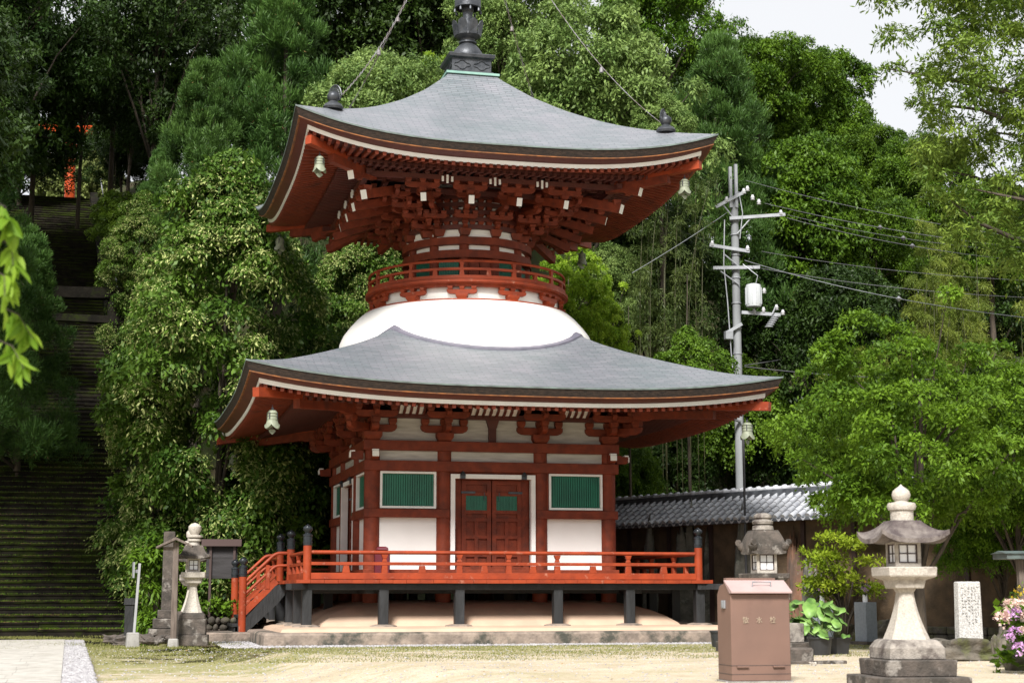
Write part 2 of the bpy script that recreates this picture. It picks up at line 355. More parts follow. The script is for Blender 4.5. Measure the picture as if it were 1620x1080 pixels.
def ground_mat():
    m = bpy.data.materials.new('sandy yard and forest floor'); m.use_nodes = True; n = m.node_tree; L = n.links
    b = n.nodes['Principled BSDF']; b.inputs['Roughness'].default_value = 0.95; b.inputs['Specular IOR Level'].default_value = .2
    tc = n.nodes.new('ShaderNodeTexCoord'); sp = n.nodes.new('ShaderNodeSeparateXYZ'); L.new(tc.outputs['Object'], sp.inputs[0])
    def noise(sc, det=8, ro=.6):
        x = n.nodes.new('ShaderNodeTexNoise'); x.inputs['Scale'].default_value = sc; x.inputs['Detail'].default_value = det
        x.inputs['Roughness'].default_value = ro; L.new(tc.outputs['Object'], x.inputs[0]); return x.outputs[0]
    def rng(s, a, c, lo=0, hi=1):
        x = n.nodes.new('ShaderNodeMapRange'); x.inputs[1].default_value = a; x.inputs[2].default_value = c
        x.inputs[3].default_value = lo; x.inputs[4].default_value = hi; L.new(s, x.inputs[0]); return x.outputs[0]
    def mixc(f, a, c):
        x = n.nodes.new('ShaderNodeMix'); x.data_type = 'RGBA'; L.new(f, x.inputs[0])
        for k, q in ((6, a), (7, c)):
            if isinstance(q, tuple): x.inputs[k].default_value = lin(q)
            else: L.new(q, x.inputs[k])
        return x.outputs[2]
    def mul(a, c, op='MULTIPLY'):
        x = n.nodes.new('ShaderNodeMath'); x.operation = op
        for k, q in ((0, a), (1, c)):
            if isinstance(q, (int, float)): x.inputs[k].default_value = q
            else: L.new(q, x.inputs[k])
        return x.outputs[0]
    sand = mixc(rng(noise(.9), .35, .65), (0.52, 0.45, 0.345), (0.41, 0.35, 0.26))
    sand = mixc(rng(noise(28, 4), .52, .70), sand, (0.27, 0.21, 0.15))
    sand = mixc(rng(noise(3.2, 10, .8), .50, .66), sand, (0.34, 0.27, 0.185))
    sand = mixc(rng(noise(9, 6, .7), .56, .70), sand, (0.55, 0.49, 0.38))
    # thin moss and grass: strong in a band before the platform and by the stairs
    band = rng(sp.outputs['Y'], -13.5, -8.5)
    mossf = mul(rng(mul(noise(.8, 9, .7), mul(band, .22), 'ADD'), .60, .72), rng(noise(16, 5), .30, .60))
    sand = mixc(mossf, sand, (0.19, 0.20, 0.055))
    pat = mul(rng(noise(.45, 9, .75), .50, .64), rng(noise(11, 5), .40, .65))
    sand = mixc(mul(pat, .55), sand, (0.27, 0.27, 0.09))
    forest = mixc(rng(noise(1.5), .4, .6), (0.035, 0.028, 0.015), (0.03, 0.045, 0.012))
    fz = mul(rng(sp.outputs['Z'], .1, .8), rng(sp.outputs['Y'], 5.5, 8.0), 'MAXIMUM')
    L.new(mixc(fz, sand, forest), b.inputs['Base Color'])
    bp = n.nodes.new('ShaderNodeBump'); bp.inputs['Strength'].default_value = .7; bp.inputs['Distance'].default_value = .02
    L.new(mul(noise(6), noise(45, 3), 'ADD'), bp.inputs['Height']); L.new(bp.outputs[0], b.inputs['Normal'])
    return m
me.materials.append(ground_mat())
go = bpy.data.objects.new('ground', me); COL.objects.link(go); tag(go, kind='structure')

# paved path and pebble strip at the lower left
def ribbon(name, pts, z, m, thick=.02):
    mb = MB(); n = len(pts)
    for i in range(n-1):
        (l0, r0), (l1, r1) = pts[i], pts[i+1]
        mb.add([(l0[0], l0[1], z), (r0[0], r0[1], z), (r1[0], r1[1], z), (l1[0], l1[1], z),
                (l0[0], l0[1], z-thick), (r0[0], r0[1], z-thick), (r1[0], r1[1], z-thick), (l1[0], l1[1], z-thick)],
               [(0, 1, 2, 3), (1, 5, 6, 2), (0, 3, 7, 4), (0, 4, 5, 1), (3, 2, 6, 7)])
    return mb.build(name, m)
def gp(u, v, z=G):
    d = FW+RT*(u-810)/FPX+UP*(540-v)/FPX; t = (z-CAM[2])/d[2]; return CAM+d*t
mb = MB()
pr0, pr1 = gp(96, 1080), gp(102, 1012)
dirp = (pr1-pr0)/np.linalg.norm((pr1-pr0)[:2]); nrm = np.array([-dirp[1], dirp[0], 0])
Lp = np.linalg.norm((pr1-pr0)[:2])
s0 = -6.0
while s0 < Lp-.05:
    ln = min(random.uniform(.8, 1.3), Lp-s0)
    off = 0.0; ws = [random.uniform(.5, .7) for _ in range(3)]
    for w in ws:
        g_ = .003; a = pr0+dirp*(s0+g_)+nrm*(off+g_); b_ = pr0+dirp*(s0+ln-g_)+nrm*(off+w-g_)
        c1 = pr0+dirp*(s0+ln-g_)+nrm*(off+g_); c2 = pr0+dirp*(s0+g_)+nrm*(off+w-g_)
        zt = G+.03+random.uniform(-.001, .001)
        vs = [(p[0], p[1], zt) for p in (a, c1, b_, c2)]+[(p[0], p[1], G-.03) for p in (a, c1, b_, c2)]
        mb.add(vs, [(0, 1, 2, 3), (0, 4, 5, 1), (1, 5, 6, 2), (2, 6, 7, 3), (3, 7, 4, 0)]); off += w
    s0 += ln
a = pr0-dirp*6; b_ = pr1; c = [(a, 0), (b_, 0), (b_, 1.9), (a, 1.9)]
mb.add([tuple((p+nrm*w)[:2])+(G+.026,) for p, w in c], [(0, 1, 2, 3)], 1)
tag(mb.build('stone_path', [PAVE, CONC], bevel=.0), kind='structure')

def pebbles(name, pts_fn, n, r0, r1, m):
    ico = []
    base = [(0, 0, 1)]+[(.9*math.cos(t), .9*math.sin(t), .35) for t in np.arange(5)*2*PI/5]+[(.9*math.cos(t), .9*math.sin(t), -.3) for t in (np.arange(5)+.5)*2*PI/5]
    fs = [(0, 1+i, 1+(i+1) % 5) for i in range(5)]
    for i in range(5): j = (i+1) % 5; fs += [(1+i, 6+i, 1+j), (1+j, 6+i, 6+j)]
    base = np.array(base); fs = np.array(fs)
    P = np.array([pts_fn() for _ in range(n)]); R = RNG.uniform(r0, r1, n)
    ang = RNG.uniform(0, 2*PI, n); ca, sa = np.cos(ang), np.sin(ang)
    sx = RNG.uniform(.7, 1.4, n)
    vx = base[None, :, 0]*sx[:, None]; vy = base[None, :, 1]
    V = np.stack([(vx*ca[:, None]-vy*sa[:, None])*R[:, None]+P[:, 0:1], (vx*sa[:, None]+vy*ca[:, None])*R[:, None]+P[:, 1:2],
                  base[None, :, 2]*R[:, None]*.6+P[:, 2:3]], -1).reshape(-1, 3)
    Fq = (fs[None]+np.arange(n)[:, None, None]*len(base)).reshape(-1, 3)
    me = bpy.data.meshes.new(name); np_mesh(me, V, Fq); me.materials.append(m)
    o = bpy.data.objects.new(name, me); COL.objects.link(o); return o
def pp():
    s = random.uniform(-3, Lp); w = random.uniform(.0, .42); p = pr0+dirp*s-nrm*w; return (p[0], p[1], G+.004)
tag(pebbles('gravel', pp, 5200, .015, .045, PEBBLE), 'grey pebble strip beside the pale stone path', 'gravel', kind='stuff')

# ------------------------------------------------------------------ PAGODA
pg = thing('pagoda', 'two storied vermilion and white wooden pagoda with grey copper roofs and round upper drum', 'pagoda')
def part(mb, name, m, parent=pg, **k): return mb.build(name, m, parent, **k)

# stone platform and plaster mound
mb = MB()
mb.lathe([(5.52, G-.1), (5.50, .10), (5.44, .13), (5.1, .135)], sq=True)
mb.box(-6.6, -5.3, -2.1, 2.1, G-.1, .07)
part(mb, 'stone_platform', CURB, bevel=.02)
mb = MB(); mb.lathe([(5.14, .10), (5.08, .20), (4.9, .235), (2, .25)], sq=True)
part(mb, 'plaster_apron', MOUND, bevel=.03)
mb = MB()
nS = 40
prof = [(4.28, .235), (4.22, .30), (4.0, .44), (3.75, .56), (3.45, .66), (3.1, .74), (2.6, .79), (0.02, .80)]
vs = []; fs = []
for (r, z) in prof:
    for k in range(nS*4):
        sd_, t = divmod(k, nS); t = -1+2*t/nS
        rr = r*(1-0.025*abs(t)**6)
        p = Vector((t*rr, -rr, z)); q = Matrix.Rotation(sd_*PI/2, 4, 'Z') @ p; vs.append(tuple(q))
N4 = nS*4
for i in range(len(prof)-1):
    for k in range(N4): k2 = (k+1) % N4; fs.append((i*N4+k, i*N4+k2, (i+1)*N4+k2, (i+1)*N4+k))
mb.add(vs, fs); part(mb, 'plaster_mound', MOUND, smooth=True, auto=rad(35))

VX = 4.51
SX = [-4.51, -2.83, -1.13, 1.13, 2.83, 4.51]
spots = []
for k in range(4):
    for x in SX[:-1]:
        p = RZ(k) @ Vector((x, -VX, 0)); spots.append(p)
for p in spots:
    mb = MB(); mb.box(p.x-.105, p.x+.105, p.y-.105, p.y+.105, .27, 1.04); part(mb, 'veranda_post', BLACKW, bevel=.008)
    mb = MB(); mb.lathe([(.34, .20), (.30, .26), (.18, .285)], 9, (p.x, p.y, 0), rot=random.random()); part(mb, 'foot_stone', CURB)
# inner under-floor posts
for x in (-3.6, -1.13, 1.13, 3.6):
    for y in (-1.13, 1.13, 3.6):
        mb = MB(); mb.box(x-.1, x+.1, y-.1, y+.1, .3, 1.04); part(mb, 'under_floor_post', BLACKW)
mb = MB()
for k in range(4):
    mb.M = RZ(k)
    mb.box(-4.72, 4.72 if k % 2 == 0 else 4.3, -4.61, -4.41, 1.03, 1.168)
    mb.box(-4.3, 4.3, -3.2, -3.0, .95, 1.168)
    for x in SX: 
        if k % 2 == 0: mb.box(x-.06, x+.06, -4.41, -3.2, 1.04, 1.165)
for sx in (-1, 1):
    for sy in (-1, 1): mb.beam((sx*4.4, sy*4.4, 1.10), (sx*4.95, sy*4.95, 1.10), .16, .13)
mb.M = None; part(mb, 'veranda_beam', BLACKW, bevel=.006)
mb = MB()
for k in range(4):
    mb.M = RZ(k)
    x = -4.76
    while x < 4.76:
        w = .30; y1 = -2.9
        zz = random.uniform(0, .006)
        xe = min(x+w, 4.76)
        lim = max(abs(x), abs(xe)); yi = -max(2.9, min(4.74, lim))
        mb.box(x+.003, xe-.003, -4.76-random.uniform(0, .01), yi if lim < 4.7 else -4.70, 1.172+zz, 1.248+zz); x += w
    # diagonal part handled by wide boards below
mb.M = None; mb.box(-4.70, 4.70, -4.70, 4.70, 1.175, 1.240)
part(mb, 'veranda_floor', RAIL)
# railings
def strut(parent, M, x, tall):
    mb = MB(); mb.M = M
    if tall:
        mb.taper(x, -VX, 1.25, 1.56, .075, .06, b0=.05, b1=.05); mb.taper(x, -VX, 1.64, 1.71, .055, .035, b0=.045, b1=.04)
        mb.taper(x, -VX, 1.71, 1.80, .045, .075, b0=.045, b1=.055)
    else: mb.taper(x, -VX, 1.40, 1.56, .085, .06, b0=.045, b1=.045)
    mb.build('railing_strut', RAIL, parent, bevel=.006)
for k in range(4):
    M = RZ(k)
    segs = [(-VX, VX)] if k != 1 else [(-VX, -1.2), (1.2, VX)]
    for (a, b_) in segs:
        mb = MB(); mb.M = M
        e0 = a+.08; e1 = b_-.08
        mb.box(e0, e1, -VX-.055, -VX+.055, 1.262, 1.40); mb.box(e0, e1, -VX-.04, -VX+.04, 1.565, 1.635)
        mb.tube([(e0, -VX, 1.845), (e1, -VX, 1.845)], .042, 12)
        rr = mb.build('railing', RAIL, pg, bevel=.005)
        if k == 1:
            for x in ((-3.6, -2.83, -2.0) if a < 0 else (2.0, 2.83, 3.6)): strut(rr, M, x, x in (-2.83, 2.83))
        else:
            for x in (-2.81, -1.13, 0, 1.13, 2.81): strut(rr, M, x, True)
            for x in (-3.66, -1.97, -.56, .56, 1.97, 3.66): strut(rr, M, x, False)
CAPP = [(.098, 0), (.098, .05), (.105, .055), (.105, .075), (.097, .08), (.095, .2), (.106, .21), (.104, .235), (.07, .25), (.055, .265), (.06, .285), (.1, .33), (.107, .365), (.095, .40), (.05, .43), (.012, .455), (0, .465)]
def newel(x, y, z0, z1):
    mb = MB(); mb.lathe([(.092, z0), (.092, z1)], 18, (x, y, 0)); o = part(mb, 'railing_post', RAIL, smooth=True, auto=rad(40))
    mb = MB(); mb.lathe(CAPP, 20, (x, y, z1-.01)); mb.build('post_cap', LACQ, o, smooth=True, auto=rad(35))
for (x, y) in ((-VX, -VX), (VX, -VX), (VX, VX), (-VX, VX), (-VX, -1.2), (-VX, 1.2)): newel(x, y, 1.24, 2.0)
for y in (-1.2, 1.2): newel(-5.62, y, .07, 1.36)
# stair on the left side
for i in range(5):
    x = -4.80-.02-i*.19; z = 1.05-i*.20
    mb = MB(); mb.box(x-.26, x, -1.08, 1.08, z-.07, z); mb.box(x-.22, x-.18, -1.05, 1.05, z-.2, z-.07); mb.build('stair_step', BLACKW, pg, bevel=.008)
for y in (-1.2, 1.2):
    mb = MB()
    mb.poly([(-4.62, 1.2), (-4.62, .95), (-4.8, .72), (-5.55, .02), (-5.72, .02), (-5.72, .2), (-4.86, 1.14)], y-.04 if y < 0 else y-.04, y+.04)
    part(mb, 'stair_string', BLACKW)
    mb = MB()
    def rl(p0, p1, p2, r, sq=False):
        if sq: mb.beam(p0, p1, .07, .085); mb.beam(p1, p2, .07, .085)
        else:
            pts = [Vector(p0)+(Vector(p1)-Vector(p0))*t for t in (0, .5, .9)]
            a = Vector(p0).lerp(Vector(p1), .9); c = Vector(p1).lerp(Vector(p2), .35)
            for t in (.25, .5, .75): pts.append((1-t)**2*a+2*t*(1-t)*Vector(p1)+t*t*c)
            pts += [c, Vector(p2)]; mb.tube(pts, r, 10)
    rl((-5.58, y, 1.22), (-4.86, y, 1.90), (-4.52, y, 1.90), .04)
    rl((-5.58, y, .93), (-4.86, y, 1.61), (-4.52, y, 1.61), .035)
    mb.beam((-5.60, y, .50), (-4.84, y, 1.25), .07, .15); mb.beam((-5.58, y, .70), (-4.86, y, 1.40), .05, .05)
    mb.taper(-5.05, y, 1.07, 1.62, .05, .04); 
    part(mb, 'stair_railing', RAIL)

# body of the lower storey
A_ = 2.85; Bc = 1.16
cols = []
for k in range(4):
    for x in (-A_, -Bc, Bc): cols.append(RZ(k) @ Vector((x, -A_, 0)))
for p in cols:
    mb = MB(); mb.lathe([(.185, .70), (.185, 4.30)], 24, (p.x, p.y, 0)); part(mb, 'column', RED, smooth=True, auto=rad(40))
for k in range(4):
    M = RZ(k); ex = (k % 2)*.004; mb = MB(); mb.M = M
    f = A_
    E1, E2, E3 = 3.06, 3.055, 3.04
    def ring(z0, z1, E, w, name, m=RED):
        mb = MB(); mb.M = M; t = E if k % 2 == 0 else E-w
        mb.box(-t, t, -E, -E+w, z0, z1); return mb.build(name, m, pg, bevel=.008)
    ring(4.235, 4.465, 3.08, .42, 'head_beam')
    ring(3.76, 4.0, 3.065, .16, 'tie_beam')
    # the middle rail is broken by the doorway
    mb = MB(); mb.M = M; t = 3.05 if k % 2 == 0 else 2.88
    mb.box(-t, -1.05, -3.05, -2.88, 2.69, 2.885); mb.box(1.05, t, -3.05, -2.88, 2.69, 2.885); mb.build('middle_beam', RED, pg, bevel=.008)
    ring(1.245, 1.50, 3.06, .18, 'sill_beam')
    # plaster panels
    for (x0, x1) in ((-2.72, -1.3), (1.3, 2.72)):
        mb = MB(); mb.M = M; mb.box(x0, x1, -2.90, -2.84, 1.50, 2.70); mb.build('wall_panel', WHITE, pg)
    for (x0, x1) in ((-2.72, -1.3), (-1.0, 1.0), (1.3, 2.72)):
        mb = MB(); mb.M = M; mb.box(x0, x1, -2.93, -2.85, 3.99, 4.24); mb.build('upper_panel', GREYW, pg)
    mb = MB(); mb.M = M
    mb.box(-2.9, -1.1, -2.84, -2.78, 2.86, 3.78); mb.box(1.1, 2.9, -2.84, -2.78, 2.86, 3.78); mb.box(-1.2, 1.2, -2.60, -2.55, 1.3, 3.8)
    mb.box(-1.16, 1.16, -2.95, -2.56, 3.60, 3.78)
    mb.build('back_board', RED, pg)
    for sx in (-1, 1):      # lattice windows
        x0, x1 = (-2.68, -1.36) if sx < 0 else (1.36, 2.68)
        z0, z1 = 2.90, 3.755; w = .052
        mb = MB(); mb.M = M
        mb.box(x0, x1, -3.0, -2.86, z0, z0+w); mb.box(x0, x1, -3.0, -2.86, z1-w, z1)
        mb.box(x0, x0+w, -3.0, -2.86, z0+w, z1-w); mb.box(x1-w, x1, -3.0, -2.86, z0+w, z1-w)
        wf = mb.build('window', WPAINT, pg, bevel=.004)
        mb = MB(); mb.M = M; n = 22; mb.box(x0+w, x1-w, -2.87, -2.85, z0+w, z1-w)
        for i in range(n):
            xx = x0+w+(i+.5)*(x1-x0-2*w)/n; mb.taper(xx, -2.90, z0+w, z1-w, .021, .021)
        mb.build('lattice', GREEN, wf)
        # red inner liner beside the window
        mb = MB(); mb.M = M
        mb.box(x0-.05, x0, -2.96, -2.84, 2.885, 3.76); mb.box(x1, x1+.05, -2.96, -2.84, 2.885, 3.76); mb.box(x0-.05, x1+.05, -2.862, -2.845, 2.885, 3.76); mb.build('window_liner', RED, pg)
    # doorway
    mb = MB(); mb.M = M; w = .105
    mb.box(-1.02, -1.02+w, -3.03, -2.86, 1.50, 3.71); mb.box(1.02-w, 1.02, -3.03, -2.86, 1.50, 3.71); mb.box(-1.02+w, 1.02-w, -3.03, -2.86, 3.71-w, 3.71)
    dr = mb.build('door', WPAINT, pg, bevel=.004)
    mb = MB(); mb.M = M
    mb.box(-.915, -.72, -2.80, -2.70, 1.50, 3.60); mb.box(.72, .915, -2.80, -2.70, 1.50, 3.60)
    mb.box(-1.05, 1.05, -2.95, -2.6, 1.49, 1.56)
    mb.build('door_jamb', RED, dr, bevel=.004)
    for sx in (-1, 1):
        mb = MB(); mb.M = M @ Matrix.Scale(sx, 4, (1, 0, 0))
        x0, x1 = .012, .72; y0, y1 = -2.84, -2.79; st = .10
        mb.box(x0, x1, y1, y1+.03, 1.55, 3.60, 0)
        mb.box(x0, x0+st, y0, y1, 1.55, 3.58, 0); mb.box(x1-st, x1, y0, y1, 1.55, 3.58, 0)
        rails = [1.55, 1.72, 2.05, 2.42, 2.78, 2.86, 3.08, 3.52]
        for (za, zb) in ((1.55, 1.63), (1.80, 1.88), (2.22, 2.30), (2.62, 2.70), (2.80, 2.88), (3.22, 3.30), (3.48, 3.58)):
            mb.box(x0+st, x1-st, y0+.004, y1, za, zb, 0)
        mb.box((x0+x1)/2-.045, (x0+x1)/2+.045, y0+.008, y1, 1.63, 2.62, 0)
        n = 14
        mb.box(x0+st, x1-st, y1-.015, y1, 2.88, 3.22, 1)
        for i in range(n): xx = x0+st+(i+.5)*(x1-x0-2*st)/n; mb.box(xx-.011, xx+.011, y1-.03, y1-.015, 2.88, 3.22, 1)
        mb.box(x1-.32, x1+.02, y0-.02, y0+.002, 3.27, 3.32, 2)        # iron strap
        mb.box(x0+.16, x0+.175, y0-.02, y0, 3.10, 3.30, 2)
        mb.box(x1-.2, x1+.02, y0-.02, y0+.002, 1.60, 1.65, 2)
        mb.lathe([(.07, 0), (.05, .05), (.02, .09), (0, .1)], 8, (x1+.02, -3.06, 3.68), mi=2)
        mb.box(x1-.04, x1+.08, -3.07, -3.03, 3.60, 3.69, 2)
        mb.build('door_leaf', [RED, GREEN, IRON], dr)
    # nosings with white scroll ends
    for sx in (-1, 1):
        mb = MB(); mb.M = M
        x = sx*2.85
        pts = [(-3.06, 4.02), (-3.30, 4.02), (-3.36, 4.07), (-3.33, 4.10), (-3.37, 4.15), (-3.32, 4.215), (-3.22, 4.19), (-3.16, 4.225), (-3.06, 4.225)]
        mb.poly(pts, x-.075, x+.075, 'yz', 0)
        mb.box(x-.079, x+.079, -3.385, -3.355, 4.06, 4.19, 1); mb.box(x-.078, x+.078, -3.37, -3.26, 4.195, 4.23, 1)
        mb.build('beam_nosing', [RED, WPAINT], pg, bevel=.006)
    # bracket zone wall
    mb = MB(); mb.M = M; mb.box(-2.86, 2.86, -2.84, -2.80, 4.465, 5.02, 0); mb.build('bracket_panel', GREYW, pg)
    mb = MB(); mb.M = M; tt = 2.97 if k % 2 == 0 else 2.73
    mb.box(-tt, tt, -2.97, -2.73, 5.0, 5.12); mb.box(-tt-.45, tt+.45, -3.46, -3.34, 5.26, 5.40)
    mb.box(-.09, .09, -2.92, -2.84, 4.467, 4.80); mb.taper(0, -2.9, 4.80, 5.0, .09, .15, b0=.06, b1=.08)
    mb.build('bracket_purlin', REDD, pg)
    mb = MB(); mb.M = M       # curved ribs with white boards between
    for (x0, x1, n) in ((-2.30, -1.68, 4), (-.58, .58, 7), (1.68, 2.30, 4)):
        for (ya, za, yb, zb) in ((-2.98, 5.10, -3.14, 5.20), (-3.14, 5.20, -3.26, 5.33)):
            mb.add([(x0, ya, za), (x1, ya, za), (x1, yb, zb), (x0, yb, zb)], [(0, 1, 2, 3)], 1)
        for i in range(n+1):
            xx = x0+(x1-x0)*i/n
            mb.beam((xx, -2.97, 5.08), (xx, -3.17, 5.17), .055, .05, 0); mb.beam((xx, -3.17, 5.17), (xx, -3.34, 5.36), .055, .05, 0)
    mb.build('rib_panel', [REDD, WPAINT], pg)

def arm_profile(L, h):
    return [(-L, h), (-L, h*.55), (-L*.93, h*.22), (-L*.80, 0.03*h), (-L*.62, 0), (L*.62, 0), (L*.80, 0.03*h), (L*.93, h*.22), (L, h*.55), (L, h)]
def blk(mb, x, y, z, a=.085, h=.11): mb.taper(x, y, z, z+h*.45, a*.68, a); mb.taper(x, y, z+h*.45, z+h, a, a)
def bracket_lower(M, x):
    mb = MB(); mb.M = M; y = -A_-.03
    mb.taper(x, y, 4.467, 4.57, .14, .20); mb.taper(x, y, 4.57, 4.67, .20, .20)
    w = .065
    mb.poly([(x+a, 4.67+b_) for a, b_ in arm_profile(.56, .17)], y-w, y+w)
    for d in (-.46, 0, .46): blk(mb, x+d, y, 4.84, .095, .15)
    pf = [(-3.0, 4.67), (-3.30, 4.67), (-3.42, 4.71), (-3.46, 4.76), (-3.46, 4.84), (-3.0, 4.84)]
    mb.poly(pf, x-w, x+w, 'yz'); blk(mb, x, -3.38, 4.84, .09, .13)
    mb.poly([(x+a, 4.97+b_) for a, b_ in arm_profile(.5, .15)], -3.38-w, -3.38+w)
    for d in (-.41, 0, .41): blk(mb, x+d, -3.38, 5.12, .08, .14)
    mb.poly([(-2.9, 5.0), (-3.38, 5.0), (-3.5, 5.03), (-3.56, 5.1), (-3.56, 5.14), (-2.9, 5.14)], x-w*.9, x+w*.9, 'yz')
    mb.build('bracket', RED, pg, bevel=.006)
for k in range(4):
    for x in (-A_, -Bc, Bc): bracket_lower(RZ(k), x)
    # corner: the set seen from the other side and a diagonal arm
    bracket_lower(RZ(k), A_)
    mb = MB(); mb.M = RZ(k) @ Matrix.Translation((-A_, -A_, 0)) @ Matrix.Rotation(-PI/4, 4, 'Z')
    mb.poly([(-.1, 4.68), (-.75, 4.68), (-.9, 4.74), (-.95, 4.85), (-.1, 4.85)], -.06, .06, 'yz')
    mb.poly([(-.1, 5.0), (-1.1, 5.0), (-1.3, 5.06), (-1.35, 5.17), (-.1, 5.17)], -.07, .07, 'yz')
    blk(mb, 0, -.82, 4.85, .1, .15)
    mb.build('corner_bracket', RED, pg, bevel=.006)

# ---------------- roofs
def eave_z(t, ze, sag): return ze+sag*abs(t)**3.1
def make_roof(name, R, ze, sag, prof, mend, rin, zin, ribsp=.178, roundtop=None):
    ms = [p[0] for p in prof]; zs = [p[1] for p in prof]     # ascending m
    NT, NM = 56, 26
    def ztop(t, m): return interp(m, ms, zs)+sag*abs(t)**3.1*(m/R)**4
    mb = MB()
    for k in range(4):
        mb.M = RZ(k); vs = []; uv = []; fs = []
        for j in range(NM+1):
            for i in range(NT+1):
                t = math.sin((-1+2*i/NT)*PI/2*.999)
                t = -1+2*i/NT if abs(i-NT/2) < NT/2 else (-1 if i == 0 else 1)
                me_ = roundtop/math.sqrt(1+t*t) if roundtop else mend
                m = R+(me_-R)*j/NM
                vs.append((t*m, -m, ztop(t, m)))
                uv.append((t*m, (R-m)*1.15+(ztop(t, m)-ze)*.35))
        for j in range(NM):
            for i in range(NT):
                a = j*(NT+1)+i; fs.append((a, a+1, a+NT+2, a+NT+1))
        mb.add(vs, fs, 0, uv)
    rf = mb.build(name, ROOFM, pg, smooth=True, auto=rad(22))
    # eave edge in layers
    secs = [('roof_lip', [COPEDGE], [(0, .012), (0, -.022), (.03, -.022)]),
            ('bark_edge', [BARK_EDGE], [(.012, -.022), (.05, -.10), (.10, -.185)]),
            ('edge_strip', [ORANGE], [(.085, -.185), (.085, -.207), (.16, -.207)]),
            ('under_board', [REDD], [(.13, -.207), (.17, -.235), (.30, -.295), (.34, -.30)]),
            ('white_fascia', [WPAINT], [(.315, -.295), (.325, -.385), (.40, -.385)])]
    for (nm, m_, pts) in secs:
        mb = MB()
        for k in range(4):
            mb.M = RZ(k); vs = []; fs = []
            for (d, h) in pts:
                for i in range(NT+1):
                    t = -1+2*i/NT; m = R-d
                    hh = h*(1+.18*abs(t)**3) if h < 0 else h
                    vs.append((t*m, -m, eave_z(t, ze, sag)+hh))
            for j in range(len(pts)-1):
                for i in range(NT): a = j*(NT+1)+i; fs.append((a, a+1, a+NT+2, a+NT+1))
            mb.add(vs, fs)
        mb.build(nm, m_, pg, smooth=True, auto=rad(25))
    # soffit and two tiers of rafters
    mo = R-.35
    def zsof(x, m):
        t = min(1, abs(x)/mo); zo = eave_z(t, ze, sag)-.385*(1+.18*t**3)
        s = (m-rin)/(mo-rin); return zin+(zo-zin)*max(0, s)**1.25 if s > 0 else zin
    mb = MB()
    for k in range(4):
        mb.M = RZ(k); vs = []; fs = []; nj = 10
        for j in range(nj+1):
            m = mo+(rin-.4-mo)*j/nj
            for i in range(NT+1): t = -1+2*i/NT; vs.append((t*m, -m, zsof(t*m, m)+.003))
        for j in range(nj):
            for i in range(NT): a = j*(NT+1)+i; fs.append((a, a+1, a+NT+2, a+NT+1))
        mb.add(vs, fs)
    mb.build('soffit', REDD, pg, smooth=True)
    w, h = .078, .085; mk = R-1.30
    for k in range(4):
        mb = MB(); mb.M = RZ(k); mb2 = MB(); mb2.M = RZ(k)
        n = int(2*(mo-.08)/ribsp); 
        for i in range(n+1):
            x = (i-n/2)*ribsp
            ax = abs(x)
            def run(B, m0, m1, dz, w, h):
                m1 = max(m1, ax+.03)
                if m0-m1 < .05: return
                st = [m0+(m1-m0)*q for q in (0, .33, .66, 1)]
                for a, b_ in zip(st[:-1], st[1:]):
                    vs = []
                    for m in (a, b_):
                        z = zsof(x, m)-dz
                        vs += [(x-w/2, -m, z-h), (x+w/2, -m, z-h), (x+w/2, -m, z), (x-w/2, -m, z)]
                    B.add(vs, [(0, 1, 5, 4), (1, 2, 6, 5), (3, 0, 4, 7)]+([(0, 3, 2, 1)] if a == m0 else []))
            run(mb, mo-.02+.03, mk-.05, 0, w, h)
            run(mb2, mk+.06, rin-.3, .105, w, h*1.1)
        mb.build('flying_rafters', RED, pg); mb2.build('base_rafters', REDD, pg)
        # board that carries the flying rafters
        mb = MB(); mb.M = RZ(k); vs = []; fs = []
        for (d, dz) in ((0, -.082), (0, -.14), (.1, -.14), (.1, -.082)):
            for i in range(NT+1):
                t = -1+2*i/NT; m = mk-d; vs.append((t*m, -m, zsof(t*m, m)+dz))
        for j in range(3):
            for i in range(NT): a = j*(NT+1)+i; fs.append((a, a+1, a+NT+2, a+NT+1))
        mb.add(vs, fs); mb.build('rafter_board', REDD, pg)
    # corner beams
    return zsof
LOW = [(2.2, 7.28), (2.695, 6.956), (3.22, 6.674), (3.77, 6.41), (4.46, 6.086), (5.125, 5.776), (5.6, 5.585), (6.066, 5.41)]
UPP = [(.60, 14.24), (.69, 14.12), (.94, 13.89), (1.39, 13.47), (2.07, 12.95), (2.77, 12.49), (3.22, 12.22), (3.79, 11.90), (4.37, 11.56), (4.7, 11.36), (5.02, 11.14)]
zl = make_roof('lower_roof', 6.066, 5.41, .41, LOW, 2.2, 3.4, 5.50, roundtop=3.30)
zu = make_roof('upper_roof', 5.02, 11.14, .60, UPP, .60, 3.2, 11.08)
for (R, ze, sag, zf, Sq, zS) in ((6.066, 5.41, .41, zl, 5.82, 5.16), (5.02, 11.14, .60, zu, 4.68, 11.05)):
    for k in range(4):
        mb = MB(); mb.M = RZ(k)
        m0 = Sq+.0; q = [(3.1 if R > 6 else 2.9, None)]
        pts = []
        for m in np.linspace(2.9, m0, 7):
            s = (m-2.9)/(m0-2.9); zb = (zf(2.9, 2.9)-.12); pts.append((-m, -m, zb+(zS-zb)*s**1.25))
        for a, b_ in zip(pts[:-1], pts[1:]): mb.beam(a, b_, .17, .20)
        mb.build('corner_beam', RAIL, pg)
        # shorter lower corner beam
        mb = MB(); mb.M = RZ(k)
        for a, b_ in zip(pts[:4], pts[1:5]): mb.beam((a[0], a[1], a[2]-.2), (b_[0], b_[1], b_[2]-.2), .18, .2)
        mb.build('corner_beam', RED, pg)
